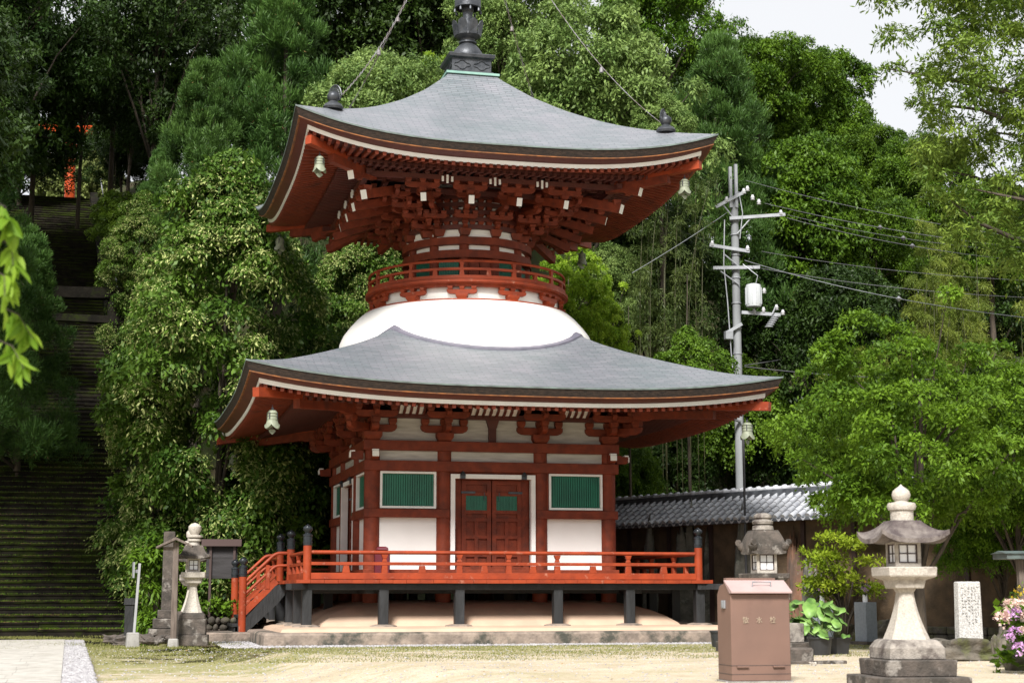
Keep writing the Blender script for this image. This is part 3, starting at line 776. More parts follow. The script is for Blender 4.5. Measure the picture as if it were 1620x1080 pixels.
# dark strip capping the top of the lower roof
mb = MB(); NR = 96; vs = []; fs = []
ms = [p[0] for p in LOW]; zs = [p[1] for p in LOW]
for (dr_, dz) in ((.05, .004), (.05, .055), (-.10, .06), (-.10, -.1)):
    for i in range(NR):
        a = 2*PI*i/NR+PI/4*0; r = 3.30+dr_; x, y = r*math.cos(a), r*math.sin(a); m = max(abs(x), abs(y)); t = min(abs(x), abs(y))/m
        vs.append((x, y, interp(m, ms, zs)+.41*t**3.1*(m/6.066)**4+dz))
for j in range(3):
    for i in range(NR): i2 = (i+1) % NR; fs.append((j*NR+i, j*NR+i2, (j+1)*NR+i2, (j+1)*NR+i))
mb.add(vs, fs); part(mb, 'roof_collar', mat('grey violet copper strip', (0.16, 0.15, 0.19), .45, (0.10, 0.10, 0.13), 3))

# dome, balcony and drum
mb = MB(); mb.lathe([(3.26, 5.9), (3.26, 6.9), (3.24, 7.16), (3.14, 7.38), (2.99, 7.58), (2.80, 7.79), (2.66, 7.91), (2.5, 8.0), (1.5, 8.02)], 96); part(mb, 'dome', WHITE, smooth=True)
mb = MB(); mb.lathe([(2.3, 7.86), (2.56, 7.86), (2.60, 7.885), (2.60, 7.965), (2.57, 7.985), (2.3, 7.985)], 96); part(mb, 'dome_ring', RAIL, smooth=True, auto=rad(30))
mb = MB(); mb.lathe([(2.34, 7.98), (2.34, 8.34)], 96); part(mb, 'drum_base', WHITE, smooth=True)
ANG = [-PI/2+rad(15)+k*PI/6 for k in range(12)]
mb = MB(); mb.lathe([(1.4, 8.30), (2.46, 8.30), (2.46, 8.365), (2.56, 8.365), (2.56, 8.385), (2.60, 8.39), (2.60, 8.455), (1.4, 8.46)], 96); part(mb, 'balcony_floor', RAIL, smooth=True, auto=rad(30))
for a in ANG:
    M = Matrix.Rotation(a+PI/2, 4, 'Z')
    mb = MB(); mb.M = M; y = -2.42
    mb.taper(0, y, 7.98, 8.06, .09, .15, b0=.09, b1=.11); mb.taper(0, y, 8.06, 8.115, .15, .15, b0=.11, b1=.11)
    mb.poly([(p, 8.115+q) for p, q in arm_profile(.37, .11)], y-.05, y+.05)
    for d in (-.29, 0, .29): blk(mb, d, y, 8.225, .065, .08)
    mb.build('balcony_bracket', RAIL, pg, bevel=.005)
rb = None
mb = MB()
for (r, z0, z1) in ((.045, 8.475, 8.56), (.04, 8.685, 8.745)):
    mb.lathe([(2.50-r, z0), (2.50+r, z0), (2.50+r, z1), (2.50-r, z1), (2.50-r, z0)], 96)
mb.tube([(2.50*math.cos(2*PI*i/96), 2.50*math.sin(2*PI*i/96), 8.915) for i in range(97)], .034, 8)
rb = mb.build('balcony_railing', RAIL, pg, smooth=True, auto=rad(30))
for i, a in enumerate(ANG):
    for (da, tall) in ((0, True), (rad(15), False)):
        mb = MB(); mb.M = Matrix.Rotation(a+da+PI/2, 4, 'Z'); y = -2.5
        mb.taper(0, y, 8.56, 8.685, .06, .048, b0=.035, b1=.035)
        if tall: mb.taper(0, y, 8.745, 8.80, .045, .032, b0=.035, b1=.03); mb.taper(0, y, 8.80, 8.885, .035, .06, b0=.03, b1=.04)
        mb.build('railing_strut', RAIL, rb)
mb = MB(); mb.lathe([(1.40, 8.4), (1.40, 9.75)], 64); part(mb, 'drum_core', RED, smooth=True)
for a in ANG:
    mb = MB(); mb.lathe([(.125, 8.45), (.125, 9.75)], 16, (1.50*math.cos(a), 1.50*math.sin(a), 0)); part(mb, 'drum_column', RED, smooth=True, auto=rad(40))
def ringp(name, r0, r1, z0, z1, m):
    mb = MB(); mb.lathe([(r0, z0), (r1, z0), (r1, z1), (r0, z1), (r0, z0)], 96); return part(mb, name, m, smooth=True, auto=rad(30))
ringp('drum_beam', 1.35, 1.67, 9.515, 9.70, RED); ringp('drum_beam', 1.35, 1.665, 9.18, 9.375, RED)
ringp('drum_sill', 1.35, 1.64, 8.455, 8.56, RED); ringp('drum_plaster', 1.3, 1.50, 9.37, 9.52, WEND)
ringp('drum_plaster', 1.3, 1.56, 9.70, 9.80, WEND)
for i in range(12):
    a = ANG[i]+rad(15); M = Matrix.Rotation(a+PI/2, 4, 'Z')
    if i % 3 == 2:      # the four bays on the axes hold doors
        mb = MB(); mb.M = M
        for sx in (-1, 1):
            mb.box(min(sx*.01, sx*.27), max(sx*.01, sx*.27), -1.50, -1.44, 8.56, 9.17)
            mb.box(min(sx*.05, sx*.23), max(sx*.05, sx*.23), -1.515, -1.50, 8.60, 8.82); mb.box(min(sx*.05, sx*.23), max(sx*.05, sx*.23), -1.515, -1.50, 8.88, 9.12)
        mb.build('drum_door', RED, pg)
    else:
        mb = MB(); mb.M = M
        mb.box(-.26, .26, -1.50, -1.42, 8.63, 8.69, 1); mb.box(-.26, .26, -1.47, -1.42, 8.69, 9.15, 0)
        for q in range(12): xx = -.24+q*.48/11; mb.box(xx-.013, xx+.013, -1.49, -1.47, 8.69, 9.15, 0)
        mb.build('drum_window', [GREEN, WEND], pg)

# stacked brackets under the upper roof: white drum with beam rings and small blocks
mb = MB(); mb.lathe([(1.55, 9.70), (1.55, 11.2)], 64); part(mb, 'bracket_drum', WEND, smooth=True)
tiers = [9.90, 10.09, 10.28, 10.47, 10.66, 10.85]
for z in tiers: ringp('bracket_ring', 1.4, 1.68, z, z+.105, REDD)
mb = MB()
for z in tiers[:-1]:
    for q in range(48):
        if q % 4 == 0: continue
        a = -PI/2+rad(15)+q*2*PI/48; mb.M = Matrix.Rotation(a+PI/2, 4, 'Z'); blk(mb, 0, -1.61, z+.105, .07, .085)
part(mb, 'block_rows', RED)
XT = [-1.76, -.59, .59, 1.76]
def fwd_arm(mb, p0, d, L0, L1, z, h=.115, w=.06):
    """arm along horizontal unit direction d from distance L0 to L1 of p0"""
    ang = math.atan2(d[1], d[0])+PI/2
    old = mb.M; mb.M = (old if old is not None else Matrix.Identity(4)) @ Matrix.Translation((p0[0], p0[1], 0)) @ Matrix.Rotation(ang, 4, 'Z')
    mb.poly([(-L0, z), (-L1+.14, z), (-L1+.05, z+h*.2), (-L1, z+h*.55), (-L1, z+h), (-L0, z+h)], -w, w, 'yz')
    blk(mb, 0, -L1+.09, z+h, .075, .075); mb.M = old
def lat_arm(mb, c, d, z, L, h=.105, w=.05):
    ang = math.atan2(d[1], d[0])+PI/2
    old = mb.M; mb.M = (old if old is not None else Matrix.Identity(4)) @ Matrix.Translation((c[0], c[1], 0)) @ Matrix.Rotation(ang, 4, 'Z')
    mb.poly([(a, z+b_) for a, b_ in arm_profile(L, h)], -w, w)
    for q in (-L+.08, 0, L-.08): blk(mb, q, 0, z+h, .07, .08)
    mb.M = old
for k in range(4):
    M = RZ(k)
    for xi, x in enumerate(XT):
        # from the drum column outwards to the tip line
        a = -PI/2+rad((-40, -15, 15, 40)[xi]); p0 = Vector((1.45*math.cos(a), 1.45*math.sin(a), 0)); p1 = Vector((x, -3.12, 0))
        d = (p1-p0).normalized(); Lf = (p1-p0).length
        mb = MB(); mb.M = M
        mb.taper(p0.x+d.x*.15, p0.y+d.y*.15, 9.74, 9.90, .10, .15)
        steps = [(9.90, .34), (10.09, .60), (10.28, .88), (10.47, 1.16), (10.66, 1.40)]
        for (z, fr) in steps:
            L1 = fr/1.65*Lf; 
            if z < 10.4 or z > 10.6: fwd_arm(mb, p0, d, 0, L1, z)
            c = p0+d*(L1-.09); 
            if z > 10.0 and z != 10.28: lat_arm(mb, c, (0, -1), z, .30)
        mb.build('bracket', RED, pg)
        mb = MB(); mb.M = M
        tip = Vector((x, -3.22, 10.25)); back = p0+Vector((0, 0, 10.25+.30*Lf)); 
        mb.beam(back, tip, .135, .20, 0, 1)
        mb.build('tail_rafter', [RED, WEND], pg)
        mb = MB(); mb.M = M
        blk(mb, x, -3.08, 10.40, .085, .11); mb.poly([(x+a_, 10.51+b_) for a_, b_ in arm_profile(.42, .115)], -3.13, -3.03)
        for q in (-.34, 0, .34): blk(mb, x+q, -3.08, 10.625, .07, .09)
        mb.build('bracket_arm', RED, pg)
    mb = MB(); mb.M = M
    mb.box(-3.35, 3.35, -3.15, -3.02, 10.715, 10.83)         # purlins
    mb.box(-3.6, 3.6, -3.40, -3.26, 10.90, 11.05)
    mb.box(-2.75, 2.75, -2.55, -2.44, 10.78, 10.90)
    mb.box(-2.35, 2.35, -2.15, -2.05, 10.62, 10.74)
    mb.build('eave_purlin', REDD, pg)
    for x in (-1.17, 0, 1.17):          # small white ribs between the sets
        mb = MB(); mb.M = M
        for (q, hh) in ((-.115, .12), (0, .20), (.115, .12)): mb.box(x+q-.025, x+q+.025, -3.19, -3.155, 10.73-hh/2, 10.73+hh/2)
        mb.build('white_rib', WEND, pg)
    mb = MB(); mb.M = M
    for q in range(-9, 10):
        blk(mb, q*.33, -3.08, 10.83, .06, .08)
    mb.build('block_rows', REDD, pg)
    # corner: diagonal tails with white ends
    d = Vector((-1, -1, 0)).normalized()
    mb = MB(); mb.M = M
    for (m, z, w, h) in ((3.18, 10.23, .17, .22), (3.55, 10.60, .17, .22)):
        mb.beam((-1.0, -1.0, z+.30*(m-1.0)*1.41), (-m, -m, z), w, h, 0, 1)
    mb.build('tail_rafter', [RED, WEND], pg)
    mb = MB(); mb.M = M
    p0 = Vector((-1.0, -1.0, 0))
    for (z, L1) in ((9.90, .55), (10.09, .95), (10.28, 1.4), (10.47, 1.9)):
        fwd_arm(mb, p0, d, 0, L1, z, w=.075)
        c = p0+d*(L1-.09); lat_arm(mb, c, (0, -1), z+.0, .38); lat_arm(mb, c, (-1, 0), z+.002, .38)
    mb.taper(-3.08, -3.08, 10.34, 10.47, .08, .10); mb.taper(-3.30, -3.30, 10.55, 10.85, .06, .07)
    mb.build('corner_bracket', RED, pg)

# finial
mb = MB(); mb.lathe([(.70, 14.20), (.70, 14.26), (.58, 14.28)], sq=True); part(mb, 'finial_flashing', COPGREEN)
mb = MB(); mb.lathe([(.52, 14.26), (.52, 14.66), (.60, 14.70), (.62, 14.78), (.60, 14.80), (.3, 14.82)], sq=True); mb.lathe([(.57, 14.27), (.57, 14.33), (.52, 14.33)], sq=True)
for k in range(4):
    mb.M = RZ(k)
    for sx in (-.26, .26):
        pts = []
        for i in range(21):
            a = 2*PI*i/20; r = 1+.22*math.cos(4*a); pts.append((sx+.19*r*math.cos(a), -.535, 14.50+.10*r*math.sin(a)))
        mb.tube(pts, .012, 5)
mb.M = None; part(mb, 'finial_base', IRON, bevel=.01)
mb = MB(); mb.lathe([(.40, 14.81), (.41, 14.88), (.38, 14.99), (.30, 15.11), (.22, 15.19), (.19, 15.22), (.235, 15.25), (.235, 15.28), (.19, 15.31), (.20, 15.35), (.27, 15.38), (.33, 15.44), (.33, 15.50), (.14, 15.52),
                     (.13, 16.1), (.16, 16.14), (.16, 16.3), (.13, 16.4), (.11, 20.4), (.07, 20.6)], 32)
part(mb, 'finial_shaft', IRON, smooth=True, auto=rad(35))
mb = MB()
for i in range(8):
    mb.M = Matrix.Rotation(i*PI/4+.2, 4, 'Z')
    pts = [(-.11, 15.44), (.11, 15.44), (.135, 15.68), (.10, 15.79), (0, 15.85), (-.10, 15.79), (-.135, 15.68)]
    vs = []
    for off in (0, .03):
        for (a, z) in pts: rr = .31+off+(z-15.44)**2*.55; vs.append((a, -rr, z))
    n = 7; mb.add(vs, [tuple(range(n)), tuple(range(2*n-1, n-1, -1))]+[(j, n+j, n+(j+1) % n, (j+1) % n) for j in range(n)])
mb.M = None; part(mb, 'finial_lotus', IRON)
for iz, z in enumerate((16.22, 16.95, 17.6, 18.2, 18.8, 19.3)):
    r = .345-.02*iz
    mb = MB(); mb.lathe([(.12, z+.26), (r*.7, z+.28), (r, z+.22), (r+.005, z), (r-.03, z-.02), (r-.04, z+.2), (.12, z+.22)], 32); 
    for i in range(8):
        a = i*PI/4; mb.lathe([(.035, -.10), (.03, -.03), (.012, 0), (0, .02)], 8, (r*math.cos(a), r*math.sin(a), z-.03))
    part(mb, 'finial_wheel', IRON, smooth=True, auto=rad(35))
mb = MB(); mb.lathe([(.12, 20.5), (.2, 20.6), (.22, 20.75), (.1, 20.95), (0, 21.1)], 20); part(mb, 'finial_jewel', IRON, smooth=True)

# corner jewels on the upper hips and the chains to the finial
UH = lambda m: interp(m, [p[0] for p in UPP], [p[1] for p in UPP])+.60*(m/5.02)**4
for k in range(4):
    m = 4.05; z = UH(m); M = RZ(k) @ Matrix.Translation((-m, -m, z-.03)) @ Matrix.Rotation(-PI/4, 4, 'Z')
    mb = MB(); mb.M = M
    mb.lathe([(.22, 0), (.24, .05), (.20, .12), (.13, .16), (.09, .20), (.12, .23), (.145, .30), (.13, .37), (.07, .42), (0, .44)], 20)
    for a0 in np.linspace(-1.1, 1.1, 9):      # openwork flame halo
        pts = [(math.sin(a0)*.17*s*1.05, .06, .22+.36*s*math.cos(a0*.75)+.0) for s in (.4, .7, 1.0)]
        mb.tube(pts, .012, 5)
    pts = [(.185*math.sin(a), .06, .33+.27*math.cos(a)*(1 if math.cos(a) > 0 else .5)) for a in np.linspace(-2.4, 2.4, 24)]
    mb.tube(pts, .018, 5)
    pts = [(.13*math.sin(a), .06, .33+.19*math.cos(a)) for a in np.linspace(-2.2, 2.2, 18)]; mb.tube(pts, .010, 5)
    part(mb, 'corner_jewel', IRON, smooth=True, auto=rad(50))
    # chain
    mb = MB(); mb.M = RZ(k); A0 = Vector((-m+.1, -m+.1, z+.25)); B0 = Vector((-.15, -.15, 20.3)); n = 90
    def cp(s): p = A0.lerp(B0, s); p.z -= .85*4*s*(1-s); return p
    for i in range(n):
        a, b_ = cp(i/n), cp((i+1)/n); c = (a+b_)/2; d = (b_-a); 
        sd_ = d.cross(Vector((0, 0, 1))).normalized()*(.022 if i % 2 else .004)
        mb.tube([a-sd_, c-sd_*1.2, b_-sd_], .008, 4); mb.tube([a+sd_, c+sd_*1.2, b_+sd_], .008, 4)
    for s in (.30, .62):
        p = cp(s); mb.lathe([(.055, -.16), (.045, -.06), (.02, -.02), (0, 0)], 8, tuple(p))
    part(mb, 'chain', CHAIN)

# wind bells (hang from the corner beams: things of their own)
def bell(loc, s, label):
    t = thing('wind_bell', label, 'bell', loc, rz=random.uniform(0, 1), group='wind bells under the pagoda eaves')
    mb = MB(); mb.tube([(0, 0, .10*s), (0, 0, .02)], .008, 5); mb.lathe([(.02, -.01), (.035, .02), (.02, .05)], 8); mb.build('hook', IRON, t)
    mb = MB(); n = 32; prof = [(0, 0), (.07, -.01), (.10, -.05), (.108, -.10), (.112, -.22), (.125, -.28), (.155, -.35)]
    vs = []; fs = []
    for j, (r, z) in enumerate(prof):
        for i in range(n):
            a = 2*PI*i/n; lobe = (abs(math.cos(2*a)))**.8
            zz = z-(.035*lobe if j == 6 else 0)+(.05*(1-lobe) if j == 6 else 0)
            vs.append((r*s*math.cos(a), r*s*math.sin(a), zz*s))
    for j in range(len(prof)-1):
        for i in range(n): fs.append((j*n+i, j*n+(i+1) % n, (j+1)*n+(i+1) % n, (j+1)*n+i))
    mb.add(vs, fs)
    for z in (-.07, -.13, -.20): mb.lathe([(.108*s, z*s-.006), (.120*s, z*s), (.108*s, z*s+.006)], 24)
    b_ = mb.build('bell_body', BRONZE, t, smooth=True, auto=rad(60))
    mb = MB(); 
    for q in range(4):
        a = q*PI/2+.4; mb.M = Matrix.Rotation(a, 4, 'Z'); mb.box(-.011*s, .011*s, -.122*s, -.108*s, -.19*s, -.06*s)
    mb.build('slot', DARKP, b_)
    mb = MB(); mb.tube([(0, 0, -.02*s), (0, 0, -.42*s)], .006, 4); mb.poly([(-.09*s, -.42*s), (-.05*s, -.47*s), (0, -.50*s), (.05*s, -.47*s), (.09*s, -.42*s), (.04*s, -.39*s), (0, -.41*s), (-.04*s, -.39*s)], -.006, .006)
    mb.build('clapper', BRONZE, t)
for (sx, sy, nm) in ((-1, -1, 'front left'), (1, -1, 'front right'), (-1, 1, 'rear left'), (1, 1, 'rear right')):
    bell((sx*5.42, sy*5.42, 4.83), 1.05, 'pale green bronze wind bell hanging under the %s corner of the lower roof' % nm)
    bell((sx*4.38, sy*4.38, 10.76), 1.0, 'pale green bronze wind bell hanging under the %s corner of the upper roof' % nm)
# small dark red box standing on the veranda
t = thing('offering_box', 'small dark red rounded box on the veranda before the left white panel', 'box', (-2.72, -3.6, 1.25))
mb = MB(); mb.box(-.17, .17, -.12, .12, 0, .66); mb.build('body', mat('dark magenta lacquer', (.10, .012, .02), .4), t, bevel=.03)
mb = MB(); mb.lathe([(.135, .66), (.12, .72), (.07, .75)], sq=True); mb.M = None; mb.build('lid', mat('dark magenta lacquer', (.10, .012, .02), .4), t, bevel=.02)
# gravel drip line round the platform
def dp():
    k = random.randrange(4); x = random.uniform(-6.4, 6.4); p = RZ(k) @ Vector((x, -random.uniform(5.55, 6.35), 0)); return (p.x, p.y, G+.004)
tag(pebbles('gravel', dp, 9000, .018, .05, PEBBLE), 'grey gravel along the foot of the pagoda platform', 'gravel', kind='stuff')

# ------------------------------------------------------------------ long stone stairs, torii at the top
def zz_at(v, D): return 0.93+D*math.tan(PITCH+math.atan((540-v)/FPX))
mb = MB(); NST = 111; rise = 0.18; tread = 35.0/NST
LAND = 48
for i in range(NST):
    y = STY+i*tread; xr = stair_line(y); z = G+i*rise
    x = xr
    while x > xr-9.0:
        w = random.uniform(.9, 1.7); j = random.uniform(-.012, .012); jz = random.uniform(-.012, .012)
        x0 = x-w+.006
        mb.add([(x0, y+j, z-.25), (x, y+j, z-.25), (x, y+j+.015, z+rise+jz), (x0, y+j+.015, z+rise+jz), (x0, y+tread+.06, z+rise+jz-.004), (x, y+tread+.06, z+rise+jz-.004)],
               [(0, 1, 2, 3), (3, 2, 5, 4), (1, 5, 2), (0, 3, 4)])
        mb.box(x0, x, y+j-.018, y+j+tread*.9, z+rise+jz-.042, z+rise+jz+.004, 1)
        x -= w
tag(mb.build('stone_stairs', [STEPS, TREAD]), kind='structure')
# low kerb wall on the right of the stairs
t = thing('stair_kerb', 'mossy sloping stone kerb along the right side of the long stairs', 'kerb', (stair_line(STY), STY, G))
mb = MB(); n = 24
for i in range(n):
    y0 = i*35.0/n; y1 = (i+1)*35.0/n-.02; x0 = stair_line(STY+y0)-STX+.03; x1 = stair_line(STY+y1)-STX+.03; z0 = .572*y0+.18; z1 = .572*y1+.18
    mb.add([(x0, y0, z0-.5), (x0+.35, y0, z0-.5), (x0+.35, y0, z0+.18), (x0, y0, z0+.18), (x1, y1, z1-.5), (x1+.35, y1, z1-.5), (x1+.35, y1, z1+.18), (x1, y1, z1+.18)],
           [(0, 1, 2, 3), (4, 7, 6, 5), (0, 3, 7, 4), (1, 5, 6, 2), (3, 2, 6, 7)])
mb.build('coping', MOSSD, t, bevel=.02)
mb = MB(); pts = []
for i in range(12): y0 = 18+i*17/11; pts.append((stair_line(STY+y0)-STX+.5, y0, .572*y0+1.05))
mb.tube(pts, .025, 8); mb.build('handrail', METALW, t)
for (px, py, pz) in pts[::3]:
    mb = MB(); mb.tube([(px, py, pz-1.1), (px, py, pz)], .02, 6); mb.build('handrail_post', METALW, t)

def torii(name, label, cx, y, z, half, hgt, m, rp, cat='torii'):
    t = thing(name, label, cat, (cx, y, z), rz=0.07)
    for s in (-1, 1):
        mb = MB(); mb.tube([(s*half, 0, -.4), (s*half*.97, 0, hgt*.93)], [rp, rp*.88], 20); p = mb.build('pillar', m, t, smooth=True, auto=rad(50))
        mb = MB(); mb.lathe([(rp*1.35, -.4), (rp*1.35, .25), (rp*1.15, .32)], 20, (s*half, 0, 0)); mb.build('pillar_base', BLACKW if m is TORII else MOSSD, p)
    mb = MB(); w = half*1.45; n = 16
    for i in range(n):
        a = -1+2*i/n; b_ = -1+2*(i+1)/n; za = hgt*.93+.12*abs(a)**2.5*hgt*.35; zb = hgt*.93+.12*abs(b_)**2.5*hgt*.35
        h = hgt*.085
        mb.add([(a*w, -rp*.9, za), (a*w, rp*.9, za), (a*w, rp*1.2, za+h), (a*w, -rp*1.2, za+h), (b_*w, -rp*.9, zb), (b_*w, rp*.9, zb), (b_*w, rp*1.2, zb+h), (b_*w, -rp*1.2, zb+h)],
               [(0, 1, 5, 4), (1, 2, 6, 5), (2, 3, 7, 6), (3, 0, 4, 7)]+([(0, 3, 2, 1)] if i == 0 else [])+([(4, 5, 6, 7)] if i == n-1 else []))
    mb.build('lintel', m, t)
    mb = MB(); mb.box(-half*1.2, half*1.2, -rp*.55, rp*.55, hgt*.74, hgt*.80); mb.build('tie_beam', m, t, bevel=.01)
    mb = MB(); mb.box(-.22, .22, -rp*.9, -rp*.5, hgt*.79, hgt*.94); mb.build('plaque', m if m is TORII else GRAN, t)
    return t
yt = STY+35.6; zt = float(0.18*NST+G)
torii('torii', 'bright orange torii gate at the top of the long stone stairs', stair_line(yt)-0.9-2.35, yt+.8, zt, 2.35, 3.9, TORII, .27)
P = at(168, 55.6); ys = P[1]; zs_ = G+.572*(ys-STY)+.1
torii('stone_torii', 'dark weathered stone torii standing halfway up the long stairs', P[0]-2.55, ys, zs_, 2.55, 4.25, MOSSD, .27)

# ------------------------------------------------------------------ tiled mud wall on the right
Da = 46.0; za_ = zz_at(787, Da)
Pa = at(972, Da); 
Db = Da
for _ in range(40):      # same ridge height seen at u=1397, v=757
    Db = (za_-0.93)/math.tan(PITCH+math.atan((540-757)/FPX))
Pb = at(1397, Db)
dw = (Pb-Pa)[:2]; dw = dw/np.linalg.norm(dw)
P0 = Pa[:2]-dw*7.0; LW = float(np.linalg.norm((Pb-Pa)[:2]))+7.0+9.0
angw = math.atan2(dw[1], dw[0])
t = thing('tiled_wall', 'long ochre mud wall roofed with silvery grey tiles behind the pagoda', 'wall', (P0[0], P0[1], G), rz=angw)
ZR = za_-G; ZE = zz_at(837.6, Da-.6)-G
mb = MB(); mb.box(0, LW, -.28, .28, .35, ZR-.35); mb.build('wall_body', MUD, t)
mb = MB(); x = 0
while x < LW:
    w = random.uniform(.35, .8); z = 0
    for zc_ in (.18, .36): mb.box(x+.01, min(x+w, LW)-.01, -.36-random.uniform(0, .05), .34, z+.005, zc_); z = zc_
    x += w
mb.build('footing', ROCK, t, bevel=.03)
mb = MB(); n = int(LW/1.6)
for i in range(n+1): mb.box(i*1.6-.06, i*1.6+.06, -.34, -.28, .36, ZR-.6)
mb.box(0, LW, -.9, -.75, ZE-.02, ZE+.06); mb.box(0, LW, -.4, -.25, ZE+.10, ZE+.25)
for i in range(int(LW/.45)): mb.beam((i*.45+.1, -.28, ZE+.35), (i*.45+.1, -.98, ZE-.01), .07, .08)
mb.build('timber_frame', DKWOOD, t)
yE, yR_ = -1.05, -.12; zE_, zR_ = ZE+.05, ZR-.26
mb = MB(); sp_ = .265
for side in (1, -1):
    A0 = (0, side*yE, zE_); 
    mb.add([(0, side*yR_, zR_), (LW, side*yR_, zR_), (LW, side*yE, zE_), (0, side*yE, zE_), (0, side*yR_, zR_-.07), (LW, side*yR_, zR_-.07), (LW, side*yE, zE_-.07), (0, side*yE, zE_-.07)],
           [(0, 1, 2, 3), (7, 6, 5, 4), (3, 2, 6, 7), (0, 3, 7, 4), (1, 5, 6, 2)])
mb.build('roof_bed', TILED, t)
mb = MB()
nr = 5
for i in range(int(LW/sp_)):
    x = (i+.5)*sp_
    for j in range(nr):      # each round tile is slightly tapered and overlaps the next
        for side in ((1, -1) if False else (1,)):
            s0 = j/nr; s1 = (j+1)/nr+.015
            pA = (x+random.uniform(-.008, .008), yE+(yR_-yE)*s0, zE_+(zR_-zE_)*s0+.018); pB = (x, yE+(yR_-yE)*s1, zE_+(zR_-zE_)*s1+.008)
            mb.tube([pA, pB], [.078, .064], 9)
    # hanging pan tile lip
    vs = []; 
    for q in range(5): a = -1+q*.5; vs.append((x+sp_/2+a*.075, yE-.012, zE_-.03+a*a*.04)); vs.append((x+sp_/2+a*.075, yE-.012, zE_-.085+a*a*.07))
    mb.add(vs, [(2*q, 2*q+1, 2*q+3, 2*q+2) for q in range(4)])
mb.build('roof_tiles', TILE, t, smooth=True, auto=rad(50))
mb = MB()
mb.box(0, LW, -.17, .17, ZR-.30, ZR-.22); mb.box(0, LW, -.14, .14, ZR-.215, ZR-.15); mb.box(0, LW, -.12, .12, ZR-.145, ZR-.09)
mb.build('ridge_courses', TILED, t)
mb = MB()
for i in range(int(LW/.30)):
    x = i*.30; mb.tube([(x, 0, ZR-.065), (x+.06, 0, ZR-.062), (x+.09, 0, ZR-.075), (x+.31, 0, ZR-.075)], [.088, .092, .072, .070], 10)
mb.build('ridge_tiles', TILE, t, smooth=True, auto=rad(40))

# ------------------------------------------------------------------ stone lanterns
def kasa(mb, a1, z0, a0, z1, lift, th, conc=1.7, N=12, M_=8):
    for k in range(4):
        old = mb.M; mb.M = (old if old is not None else Matrix.Identity(4)) @ Matrix.Rotation(k*PI/2, 4, 'Z'); vs = []; fs = []
        for j in range(M_+1):
            s = j/M_; a = a1+(a0-a1)*s; zb = z0+(z1-z0)*(s**conc)
            for i in range(N+1):
                t_ = -1+2*i/N; vs.append((t_*a, -a, zb+lift*abs(t_)**3*(1-s)**2))
        for j in range(M_):
            for i in range(N): q = j*(N+1)+i; fs.append((q, q+1, q+N+2, q+N+1))
        mb.add(vs, fs)
        vs = []; fs = []
        for (d, dz) in ((0, 0), (0.0, -th), (a1*.45, -th*.9)):
            for i in range(N+1):
                t_ = -1+2*i/N; aa = a1-d; vs.append((t_*aa, -aa, z0+dz+lift*abs(t_)**3*((aa/a1)**3)))
        for j in range(2):
            for i in range(N): q = j*(N+1)+i; fs.append((q, q+1, q+N+2, q+N+1))
        mb.add(vs, fs); mb.M = old
